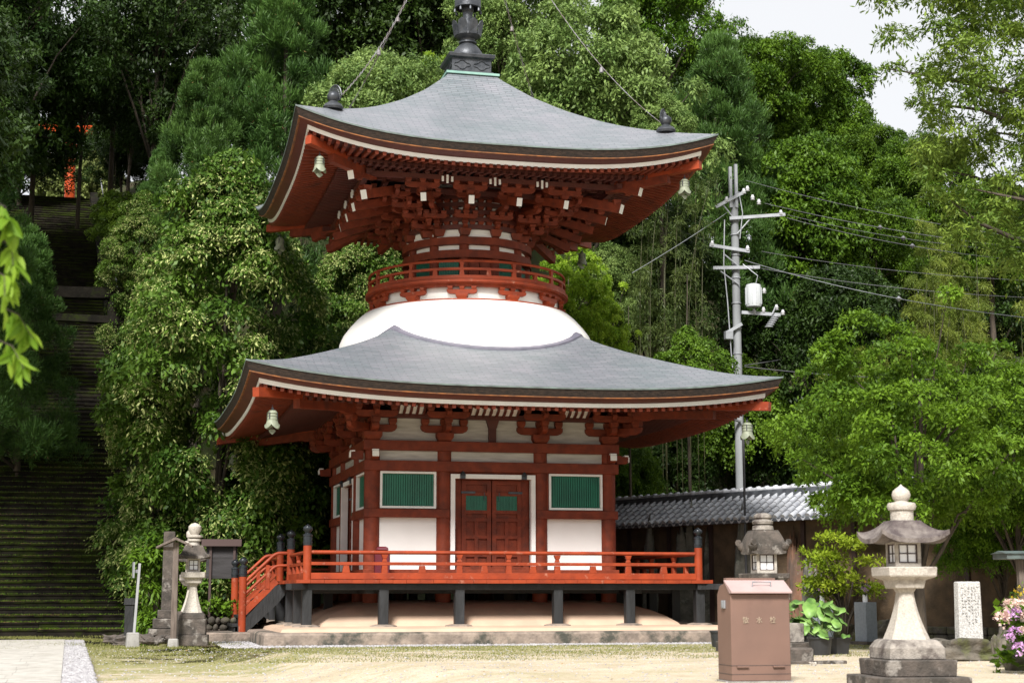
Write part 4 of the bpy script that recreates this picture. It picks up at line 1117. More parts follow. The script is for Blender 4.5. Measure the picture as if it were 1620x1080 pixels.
def lantern(u, D, label, rows, rz, mats, grp='stone lanterns in the temple yard', curl=False, conc=1.7, wnd=.6):
    """rows: photo rows and half widths measured on the lantern"""
    P = at(u, D, G); k = D/FPX/1.30
    t = thing('stone_lantern', label, 'lantern', P, rz=rz, group=grp)
    Z = lambda v: zz_at(v, D)-G
    body, dark, pale = mats
    for (nm, m_, prof) in rows['sq']:
        mb = MB(); mb.lathe([(w*k, Z(v)) for (v, w) in prof], sq=True); mb.build(nm, m_, t, bevel=.012)
    sv_, sw = rows['shaft'][0], rows['shaft'][1]
    mb = MB(); vs = []; fs = []; n = 12
    for j in range(n+1):
        s = j/n; v = sv_[0]+(sv_[1]-sv_[0])*s
        w = sw[0]+(sw[1]-sw[0])*(s**1.7) if s > .12 else sw[0]*(1+.35*(1-s/.12)**2)
        a = w*k
        for q in range(8):     # chamfered square
            ang = q*PI/4+PI/8; c, s_ = math.cos(ang), math.sin(ang); r = a/max(abs(c), abs(s_))*(1 if True else 1)
            cx_, cy_ = r*c, r*s_
            ch = .62; 
            if abs(cx_) > abs(cy_): cy_ = math.copysign(a*ch, cy_)
            else: cx_ = math.copysign(a*ch, cx_)
            vs.append((cx_, cy_, Z(v)))
    for j in range(n):
        for q in range(8): fs.append((j*8+q, j*8+(q+1) % 8, (j+1)*8+(q+1) % 8, (j+1)*8+q))
    fs.append(tuple(range(8))); fs.append(tuple(n*8+q for q in range(8))); mb.add(vs, fs); mb.build('shaft', pale, t, smooth=True, auto=rad(25))
    (v0, v1, w) = rows['fire']; a = w*k; z0, z1 = Z(v1), Z(v0); h = z1-z0
    mb = MB(); pw = a*.26
    for sx in (-1, 1):
        for sy in (-1, 1): mb.box(min(sx*a, sx*(a-pw)), max(sx*a, sx*(a-pw)), min(sy*a, sy*(a-pw)), max(sy*a, sy*(a-pw)), z0, z1)
    mb.box(-a+.004, a-.004, -a+.004, a-.004, z0, z0+h*.14); mb.box(-a+.004, a-.004, -a+.004, a-.004, z1-h*.14, z1); fb = mb.build('fire_box', pale, t, bevel=.006)
    for q in range(4):
        mb = MB(); mb.M = Matrix.Rotation(q*PI/2, 4, 'Z'); b_ = a-pw; y = -a+.015; zl, zh = z0+h*.14, z1-h*.14; f_ = a*.10
        mb.box(-b_, b_, y+.015, y+.03, zl, zh, 1)
        mb.box(-b_, -b_+f_, y, y+.02, zl, zh, 0); mb.box(b_-f_, b_, y, y+.02, zl, zh, 0); mb.box(-b_+f_, b_-f_, y, y+.02, zl, zl+f_, 0); mb.box(-b_+f_, b_-f_, y, y+.02, zh-f_, zh, 0)
        mb.box(-.006, .006, y+.004, y+.018, zl+f_, zh-f_, 0); mb.box(-b_+f_, b_-f_, y+.004, y+.018, (zl+zh)/2-.006, (zl+zh)/2+.006, 0)
        mb.build('paper_window', [DKWOOD, PAPER], fb)
    (vt, wt, vb, wb, lf, th) = rows['kasa']
    mb = MB(); kasa(mb, wb*k, Z(vb), wt*k, Z(vt), lf*D/FPX, th*D/FPX, conc=conc)
    if curl:
        for q in range(4):
            mb.M = Matrix.Rotation(q*PI/2, 4, 'Z'); a = wb*k
            pts = [(-a*(.82+.17*s), -a*(.82+.17*s), Z(vb)-.0+.05*s+.10*max(0, s-.5)) for s in (0, .3, .6, .9, 1.05)]
            mb.tube(pts, [.06, .075, .085, .085, .05], 10)
            mb.tube([(-a*1.02-.06*(1)*.7+.12*.35, -a*1.02-.02, Z(vb)+.12), (-a*1.02+.02, -a*1.02-.06, Z(vb)+.12)], .06, 10)
        mb.M = None
    mb.build('cap_stone', dark, t, smooth=True, auto=rad(40))
    jr = rows['jewel']
    mb = MB(); mb.lathe([(w*D/FPX, Z(v)) for (v, w) in jr], 24); mb.build('finial_jewel', rows.get('jm', pale), t, smooth=True, auto=rad(45))
    return t
RL = dict(sq=[('base_tier', GRAND, [(1096, 95), (1068, 95)]), ('base_tier', GRAND, [(1068, 73), (1042, 75)]), ('base_tier', GRAN, [(1042, 58), (1024, 58), (1014, 50), (1011, 44)]),
              ('light_platform', GRANW, [(931, 30), (918, 33), (917, 35), (912, 50), (897, 51)])],
          shaft=((930, 1012), (15, 41)), fire=(855, 897, 27), kasa=(824, 28, 853, 71, 14, 7),
          jewel=[(824, 18), (808, 18), (807, 21), (801, 23), (796, 21), (794.5, 11), (793, 10), (789, 13.5), (783, 14.7), (777, 13), (773, 8.5), (770, 4), (766.5, .5)])
lantern(1431, 19.6, 'large pale stone lantern with upturned cap right of the rose metal box', RL, -.09, (GRAN, mat('stained cap granite', (0.185, 0.16, 0.145), 0.9, (0.12, 0.10, 0.092), 10, 0.7, 50, dirt=(0.06, 0.045, 0.045), dscale=3, dlo=.46, dhi=.62), GRANW), conc=1.35)
ML = dict(sq=[('base_tier', GRAND, [(1035, 80), (1015, 80)]), ('base_tier', GRAN, [(1015, 60), (985, 60)]),
              ('light_platform', GRAND, [(922, 30), (914, 40), (907, 41)])],
          shaft=((922, 985), (16, 40)), fire=(872, 907, 21), kasa=(839, 24, 868, 36, 2, 9),
          jewel=[(841, 14), (838, 17), (832, 16), (830, 11), (829, 16), (825, 17), (822, 12), (821, 12), (819, 14.5), (815, 14), (812, 9), (811, .5)], jm=GRAN)
lantern(1209, 31.0, 'squat dark stone lantern with curled cap corners behind the rose metal box', ML, -.05, (GRAN, GRAND, GRANW), curl=True, conc=.62)
LL = dict(sq=[('base_tier', GRAND, [(1020, 33), (1003, 33)]), ('base_tier', GRAND, [(1003, 28), (978, 28)]), ('base_tier', GRAND, [(978, 26), (972, 25), (968, 21)]),
              ('light_platform', GRANW, [(922, 16), (914, 17), (913, 24), (904, 24)])],
          shaft=((922, 969), (7, 20)), fire=(882, 904, 12.5), kasa=(862, 18, 879, 32, 3, 4),
          jewel=[(863, 9), (856, 8.5), (855, 11), (852, 11), (851, 7), (849, 12.5), (846, 12.5), (845, 6), (843, 7), (838, 10), (832, 10), (828, 6), (826, .5)])
lantern(305, 35.2, 'grey stone lantern with dark cap between the stairs and the pagoda', LL, -.1, (GRAN, GRAND, GRANW), conc=2.0)
LL2 = dict(LL); lantern(301, 38.4, 'second stone lantern half hidden behind the left lantern', {**LL, 'jewel': [(v+9, w*.9) for v, w in LL['jewel']], 'kasa': (869, 16, 884, 29, 3, 4), 'fire': (886, 908, 11), 'shaft': ((926, 966), (6, 18)),
   'sq': [('base_tier', GRAND, [(1010, 26), (966, 26)]), ('light_platform', GRAN, [(926, 14), (917, 22), (908, 22)])]}, -.1, (GRAN, GRAND, GRANW))

# ------------------------------------------------------------------ rose coloured metal cabinet
Pq = gp(1158, 1080)
t = thing('hydrant_cabinet', 'dusty rose painted metal cabinet lettered on its front in the right foreground', 'cabinet', Pq, rz=-.03)
kB = 1.0/ (FPX/ (float((Pq-CAM)@FW)))
Wd, Dp, Ht = 92*kB/math.cos(.39+.0), 0.50, 1.085
mb = MB()
prof = [(0, .02), (0, Ht-.02), (.10, Ht+.07), (.17, Ht+.13), (.40, Ht+.09), (Dp, Ht-.02), (Dp, .02)]
mb.poly(prof, 0, Wd, 'yz'); body = mb.build('body', BOXP, t, bevel=.008)
mb = MB(); mb.poly([(-.075, Ht-.005), (-.075, Ht+.02), (.20, Ht+.16), (.22, Ht+.15), (.02, Ht-.005)], -.012, Wd+.012, 'yz'); lid = mb.build('lid', mat('pale rose lid', (.40, .29, .28), .35, (.34, .24, .23), 3), t, bevel=.004)
mb = MB(); mb.box(.02, Wd-.10, .20, .30, Ht+.10, Ht+.185); mb.build('ridge_cap', BOXP, t, bevel=.005)
mb = MB(); hz = Ht+.085
mb.tube([(.30, .04, hz-.02), (.30, .03, hz+.05), (.30+.24, .03, hz+.05), (.54, .04, hz-.02)], .012, 8); mb.build('handle', METALW, lid)
mb = MB(); mb.box(-.022, 0, .18, .30, Ht-.19, Ht-.09); mb.box(-.03, -.02, .21, .27, Ht-.18, Ht-.10); mb.build('latch', METALW, t, bevel=.004)
for x in (.06, Wd-.24):
    mb = MB(); mb.box(x, x+.15, -.03, .0, .185, .205); mb.build('hinge_tab', BOXP, t)
for z in (.10, .205):
    mb = MB(); mb.box(-.003, Wd+.003, -.003, Dp*.99, z, z+.005); mb.build('seam', DARKP, t)
mb = MB(); mb.box(-.02, Wd+.02, -.02, Dp+.02, -.05, .02); mb.build('plinth', CONC, t)
def letters(txt, size, loc, m, parent, name, ext=.004):
    c = bpy.data.curves.new(name, 'FONT'); c.body = txt; c.size = size; c.extrude = ext; c.align_x = 'CENTER'
    o = bpy.data.objects.new(name+'_tmp', c); COL.objects.link(o)
    dg = bpy.context.evaluated_depsgraph_get(); me_ = bpy.data.meshes.new_from_object(o.evaluated_get(dg))
    COL.objects.unlink(o); bpy.data.objects.remove(o)
    me_.materials.clear(); me_.materials.append(m)
    r = bpy.data.objects.new(name, me_); COL.objects.link(r); r.parent = parent; r.location = loc; r.rotation_euler = (PI/2, 0, 0); return r
LETM = mat('worn pale lettering', (.36, .30, .22), .6, (.28, .20, .15), 30)
for ch, x in zip('\u6563\u6c34\u6813', (.245, .475, .705)): letters(ch, .085, (x*Wd, -.006, Ht-.36), LETM, body, 'lettering')

# ------------------------------------------------------------------ small things right of the cabinet
def stand(u, v, D, w, h, label, fl=True):
    P = at(u, D, G)
    t = thing('flower_stand', label, 'stand', P, rz=.35, group='blue grey stone flower stands')
    mb = MB(); mb.box(-w/2-.12, w/2+.12, -w/2-.12, w/2+.12, -.02, .07); mb.build('base_slab', GRAND, t, bevel=.01)
    mb = MB(); mb.box(-w/2, w/2, -w/2, w/2, .07, h); mb.build('block', GRAYST, t, bevel=.008)
    if fl:
        f = thing('flower_vase', 'white vase of small purple and yellow flowers on the %s flower stand' % fl, 'vase', (P[0], P[1], G+h))
        mb = MB(); mb.lathe([(.05, 0), (.055, .05), (.05, .14), (.06, .16)], 14); mb.build('vase', PAPER, f, smooth=True, auto=rad(40))
        leafy('foliage', f, [(0, 0, .26)], [(.13, .13, .16)], 90, .07, .02, [LM['dark']], seed=5)
        leafy('blossom', f, [(-.08, -.03, .28), (.07, 0, .34), (-.02, -.08, .22)], [(.06, .06, .07)]*3, 26, .035, .035, [FLP], seed=6)
        leafy('blossom', f, [(.07, .02, .42)], [(.06, .06, .04)], 24, .03, .03, [FLY], seed=7)
    return t

# leaf clouds --------------------------------------------------------------
def leafy(name, parent, cen, rad_, n, L, Wf, mats, seed=0, tint=None, bloomfrac=0.0, bloomcl=None, twig=5, droop=.35, spread=.8, upn=1.0, tuft=False, nrmr=.5, bsize=(.8, .5), core=.35, cend=None):
    """n leaves per clump, set along short twigs that start inside each clump and reach outwards"""
    r = np.random.default_rng(seed+100)
    cen = np.array(cen, float); rad_ = np.array(rad_, float); nc = len(cen); K = twig
    nt_ = max(1, n//K)
    c = np.repeat(cen, nt_, 0); rr = np.repeat(rad_, nt_, 0); N = len(c)
    u = r.normal(size=(N, 3)); u /= np.linalg.norm(u, axis=1)[:, None]
    if cend is not None:      # prefer the side of each clump that faces outwards
        o_ = np.repeat(np.array(cend, float), nt_, 0); u = u+o_*.55; u /= np.linalg.norm(u, axis=1)[:, None]
    u[:, 2] = np.where(r.random(N) < .6, np.abs(u[:, 2]), u[:, 2])
    ph = r.random(N)[:, None]
    org = c+u*rr*(core+.35*ph)
    d = u+np.array([0, 0, .25])+r.normal(size=(N, 3))*.35
    if tuft: d = u*.8+np.array([0, 0, .55])+r.normal(size=(N, 3))*.25
    d /= np.linalg.norm(d, axis=1)[:, None]
    tl = (rr.mean(1)*.55*r.uniform(.7, 1.2, N))[:, None]
    ct = np.repeat(r.random(nc), nt_)*.55
    Vs = []; T = []; MI = []
    for k in range(K):
        s = (k+.6)/K
        p = org+d*tl*s; p[:, 2] -= droop*(tl[:, 0])*s*s
        p += r.normal(size=(N, 3))*(L*.25)
        side = np.cross(d, r.normal(size=(N, 3))); side /= np.linalg.norm(side, axis=1)[:, None]+1e-6
        a = d*.55+side*spread; a[:, 2] -= droop*.9
        if tuft: a = d+r.normal(size=(N, 3))*.38
        a /= np.linalg.norm(a, axis=1)[:, None]
        nn_ = np.array([0, 0, upn])+u*.5+r.normal(size=(N, 3))*nrmr
        b = np.cross(nn_, a); b /= np.linalg.norm(b, axis=1)[:, None]+1e-6
        ll = (L*r.uniform(.5, 1.45, N))[:, None]; ww = Wf*ll/L
        mi = np.zeros(N, int)
        if bloomfrac > 0:
            isb = (r.random(N) < bloomfrac*np.repeat(bloomcl, nt_)) & (k >= K-4)
            mi[isb] = 1; ll = np.where(isb[:, None], ll*bsize[0], ll); ww = np.where(isb[:, None], ww*bsize[1], ww)
            a = np.where(isb[:, None], a*np.array([.7, .7, .4])+np.array([0, 0, -.25]), a)
        mid = p+a*ll*.45
        Vs.append(np.stack([p, mid+b*ww*.5, p+a*ll, mid-b*ww*.5], 1)); T.append(np.clip(ct+r.random(N)*.45, 0, 1)); MI.append(mi)
    V = np.concatenate(Vs); T = np.concatenate(T); MI = np.concatenate(MI); n_ = len(V)
    me_ = bpy.data.meshes.new(name); np_mesh(me_, V.reshape(-1, 3), np.arange(n_*4).reshape(-1, 4), MI)
    at_ = me_.attributes.new('tint', 'FLOAT', 'POINT'); at_.data.foreach_set('value', np.repeat(T, 4).astype(np.float32))
    for m in mats: me_.materials.append(m)
    o = bpy.data.objects.new(name, me_); COL.objects.link(o)
    if parent is not None: o.parent = parent
    return o
LM = dict(
    dark=leaf_mat('dark broad leaves', (.008, .022, .004), (.042, .082, .011), .2),
    mid=leaf_mat('green broad leaves', (.020, .058, .005), (.125, .220, .015), .3),
    camphor=leaf_mat('pale camphor leaves', (.065, .125, .026), (.245, .335, .095), .3),
    drybam=leaf_mat('dull bamboo leaves', (.022, .045, .010), (.11, .14, .035), .3),
    maple=leaf_mat('young maple leaves', (.13, .23, .010), (.38, .47, .04), .45),
    fine=leaf_mat('feathery yellow green leaves', (.05, .10, .012), (.23, .31, .05), .35),
    linden=leaf_mat('linden leaves', (.020, .058, .007), (.110, .190, .022), .3),
    bloom=leaf_mat('cream linden bracts', (.22, .28, .075), (.50, .53, .21), .35),
    cedar=leaf_mat('cedar needles', (.020, .055, .011), (.095, .185, .036), .2),
    brown=leaf_mat('dry brown twigs', (.12, .065, .025), (.20, .13, .05), .2),
    cherry=leaf_mat('fresh cherry leaves', (.042, .102, .007), (.172, .305, .022), .4),
    lime=leaf_mat('yellow green young leaves', (.13, .25, .012), (.38, .50, .05), .45),
    bamboo=leaf_mat('bamboo leaves', (.07, .12, .015), (.24, .29, .05), .4),
    ivy=leaf_mat('ivy leaves', (.032, .075, .006), (.14, .235, .018), .3),
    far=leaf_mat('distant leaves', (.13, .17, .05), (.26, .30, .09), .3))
FLP = leaf_mat('lilac petals', (.50, .24, .55), (.70, .50, .72), .3)
FLW = leaf_mat('pale pink petals', (.72, .50, .46), (.80, .68, .58), .3)
FLY = leaf_mat('yellow petals', (.65, .45, .03), (.75, .60, .10), .3)

def crown_clumps(kind, seed):
    r = np.random.default_rng(seed); C_ = []; R_ = []
    if kind in ('round', 'spread'):
        Rr, zc, hz = (3.9, 5.7, 4.2) if kind == 'round' else (4.6, 5.5, 3.9)
        nl = 10; lob = r.normal(size=(nl, 3)); lob /= np.linalg.norm(lob, axis=1)[:, None]; lob[:, 2] = np.abs(lob[:, 2])*1.1-.25
        lw = r.uniform(.14, .36, nl)
        n = 235
        for i in range(n):
            u = r.normal(size=3); u /= np.linalg.norm(u)
            if u[2] < -.6: u[2] *= -1
            bulge = .66+sum(w*max(0, float(u@l))**6 for w, l in zip(lw, lob))+r.uniform(-.12, .07)
            if i > n*.74: bulge *= r.uniform(.35, .75)
            C_.append((u[0]*Rr*bulge, u[1]*Rr*bulge, zc+u[2]*hz*bulge)); q = r.uniform(.42, .82); R_.append((q*1.2, q*1.2, q*.66))
    elif kind == 'open':       # fresh shoots on an open crown
        for i in range(260):
            u = r.normal(size=3); u /= np.linalg.norm(u); u[2] = max(u[2]*.75+.15, -.38+.12*r.random())
            b_ = r.uniform(.45, 1.0)+.14*math.sin(4*math.atan2(u[1], u[0])+seed)*abs(u[2])+(.18 if r.random() < .12 else 0)
            C_.append((u[0]*4.5*b_, u[1]*4.5*b_, 5.4+u[2]*4.6*b_)); q = r.uniform(.34, .62); R_.append((q*1.35, q*1.35, q*.55))
    elif kind == 'linden':
        n = 370
        for i in range(n):
            z = r.uniform(.0, 1.0); a = r.uniform(0, 2*PI); prof = 4.0*(1-z**2.2)**.7*(.72+.28*min(1, z*2.4))*(.80+.16*math.sin(z*13+2*math.sin(a*2))+.12*math.sin(3*a+z*5))
            f = r.uniform(.70, 1.10) if i < n*.72 else r.uniform(.2, .7)
            C_.append((math.cos(a)*prof*f, math.sin(a)*prof*f, .1+z*9.7)); q = r.uniform(.36, .74); R_.append((q*1.3, q*1.3, q*.62))
    elif kind == 'cedar':
        n = 210
        for i in range(n):
            z = r.uniform(.02, 1)**.85; a = r.uniform(0, 2*PI); prof = (2.6*(1-z)**.6+.15)*(1+.16*math.sin(3*a+z*11)); f = r.uniform(.55, 1.12) if i < n*.8 else .35
            C_.append((math.cos(a)*prof*f, math.sin(a)*prof*f, .8+z*9.4)); q = r.uniform(.30, .62)*(1.15-.4*z); R_.append((q*1.2, q*1.2, q*.95))
    elif kind == 'bamboo':
        for s in range(13):
            bx, by = r.uniform(-1.9, 1.9, 2); tx, ty = r.normal(size=2)*.9; h = r.uniform(7.0, 10)
            for q in range(9):
                z = .25+.75*q/8; C_.append((bx+tx*z*z+r.normal()*.3, by+ty*z*z+r.normal()*.3, z*h-(.5 if q == 8 else 0))); w = r.uniform(.35, .75)*(1.15-.5*z); R_.append((w, w, w*.9))
    elif kind == 'dome':
        n = 110
        for i in range(n):
            u = r.normal(size=3); u /= np.linalg.norm(u); u[2] = abs(u[2]); f = r.uniform(.72, 1.04) if i < 90 else .5
            C_.append((u[0]*3.0*f, u[1]*3.0*f, u[2]*4.2*f+.4)); q = r.uniform(.4, .72); R_.append((q, q, q*.8))
    return np.array(C_), np.array(R_)
def limbs(mb, C_, h, r0, rng_, nl=9, lean=(0, 0), zb=.28):
    top = h*.78
    pts = []; 
    for s in np.linspace(0, 1, 8): pts.append((lean[0]*s*s+.12*math.sin(s*5), lean[1]*s*s+.1*math.cos(s*4)-.1, (-.6+s*(top+.6)) if s > 0 else -7.0))
    rs = [r0*(1.25 if i == 0 else 1)*(1-.82*i/7) for i in range(8)]
    mb.tube(pts, rs, 10)
    idx = rng_.choice(len(C_), min(nl, len(C_)), replace=False)
    for i in idx:
        c = Vector(C_[i]); s = rng_.uniform(zb, .85); k = min(6, int(s*7)); a = Vector(pts[k])
        if c.z < a.z: a = Vector(pts[max(1, k-2)])
        m1 = a.lerp(c, .35)+Vector((0, 0, .25)); m2 = a.lerp(c, .7)+Vector((rng_.normal()*.2, rng_.normal()*.2, .3))
        rr = rs[k]*.45; mb.tube([a, m1, m2, c], [rr, rr*.75, rr*.45, rr*.15], 6)
PROTO = {}
SPEC = {   # kind: shape, leaves per clump, length, width, material, extras
    'mid': ('round', 330, .17, .085, 'mid', {}), 'mid2': ('spread', 360, .16, .08, 'mid', {}), 'dark': ('round', 300, .18, .085, 'dark', {}),
    'camphor': ('round', 430, .145, .065, 'camphor', dict(droop=.45)), 'lime': ('open', 240, .21, .10, 'lime', dict(droop=.6)),
    'linden': ('linden', 520, .135, .075, 'linden', dict(bloomfrac=.66, droop=.5, bsize=(1.05, .55))), 'cedar': ('cedar', 620, .17, .026, 'cedar', dict(tuft=True, twig=10, droop=0.0)),
    'bamboo': ('bamboo', 330, .18, .035, 'bamboo', dict(droop=.8)), 'ivy': ('dome', 560, .13, .10, 'ivy', dict(droop=.7, core=.55)),
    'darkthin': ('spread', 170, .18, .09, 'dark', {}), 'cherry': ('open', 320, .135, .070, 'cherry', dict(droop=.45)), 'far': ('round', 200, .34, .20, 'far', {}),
    'fine': ('spread', 430, .15, .055, 'fine', dict(droop=.55)), 'dry': ('bamboo', 190, .2, .035, 'drybam', dict(droop=.8))}
NAMES = {'mid': 'broadleaf_tree', 'mid2': 'broadleaf_tree', 'dark': 'broadleaf_tree', 'darkthin': 'broadleaf_tree', 'camphor': 'camphor_tree', 'lime': 'young_leaf_tree', 'linden': 'linden_tree', 'cedar': 'cedar_tree',
         'bamboo': 'bamboo_clump', 'ivy': 'ivy_covered_bush', 'cherry': 'cherry_tree', 'far': 'hillside_tree', 'fine': 'camphor_tree', 'dry': 'dry_bamboo'}
def make_tree(kind, seed):
    sh, n, L, Wd_, m, ex = SPEC[kind]
    t = bpy.data.objects.new(NAMES[kind], None); COL.objects.link(t)
    C_, R_ = crown_clumps(sh, seed); r = np.random.default_rng(seed+9)
    ex = dict(ex); mats = [LM[m]]
    if kind == 'linden':
        ex['bloomcl'] = np.where(r.random(len(C_)) < .58, 1.0, .12); mats.append(LM['bloom'])
    if kind == 'cedar': ex['bloomfrac'] = .10; ex['bloomcl'] = (r.random(len(C_)) < .25).astype(float); mats.append(LM['brown']); ex['bsize'] = (1, 1)
    ax = C_.copy(); ax[:, 2] = (C_[:, 2]-C_[:, 2].mean())*.6; ax /= np.linalg.norm(ax, axis=1)[:, None]+1e-6
    leafy('crown', t, C_, R_, n, L, Wd_, mats, seed=seed, cend=ax, **ex)
    mb = MB()
    if sh == 'bamboo':
        for i in range(0, len(C_), 9):
            p0 = Vector(C_[i]); p1 = Vector(C_[i+8]); mb.tube([(p0.x, p0.y, -6)]+[tuple(p0.lerp(Vector((p1.x, p1.y, p0.z)), (q/8)**2)+Vector((0, 0, (p1.z-p0.z)*q/8))) for q in range(9)], [.02]*5+[.02, .016, .014, .01, .006], 5)
        mb.build('culms', mat('bamboo culm', (.05, .055, .022), .6, (.08, .075, .035), 3), t, smooth=True)
    else:
        limbs(mb, C_, 10, .22 if kind != 'ivy' else .1, r, nl={'darkthin': 26, 'fine': 26, 'cherry': 22}.get(kind, 12)); mb.build('trunk', BARK, t, smooth=True)
    return t
def tree(kind, u, D, vtop, halfw, label, seed=0, group=None, base=None, rz=None, cat='tree', sink=0):
    key = (kind, seed)
    first = key not in PROTO
    o = make_tree(kind, seed*31+5) if first else copy_tree(PROTO[key])
    if first: PROTO[key] = o
    P = at(u, D); zb = float(H(P[0], P[1])) if base is None else base
    ztop = zz_at(vtop, D)
    h = max(2.0, ztop-zb+sink)
    Rn = {'round': 3.9, 'spread': 4.6, 'linden': 4.1, 'cedar': 2.7, 'bamboo': 2.9, 'dome': 3.2, 'open': 4.5}[SPEC[kind][0]]
    Hn = {'dome': 5.0}.get(SPEC[kind][0], 10.2)
    sx = halfw*D/FPX/Rn
    sz = min(h/Hn, 1.28*sx)      # a tree keeps its natural proportions; on tall stems the crown sits higher
    o.location = (P[0], P[1], ztop-sz*Hn); o.scale = (sx, sx, sz); o.rotation_euler = (0, 0, random.uniform(0, 6.28) if rz is None else rz)
    tag(o, label, cat, group); return o
GH = 'trees covering the wooded slope'
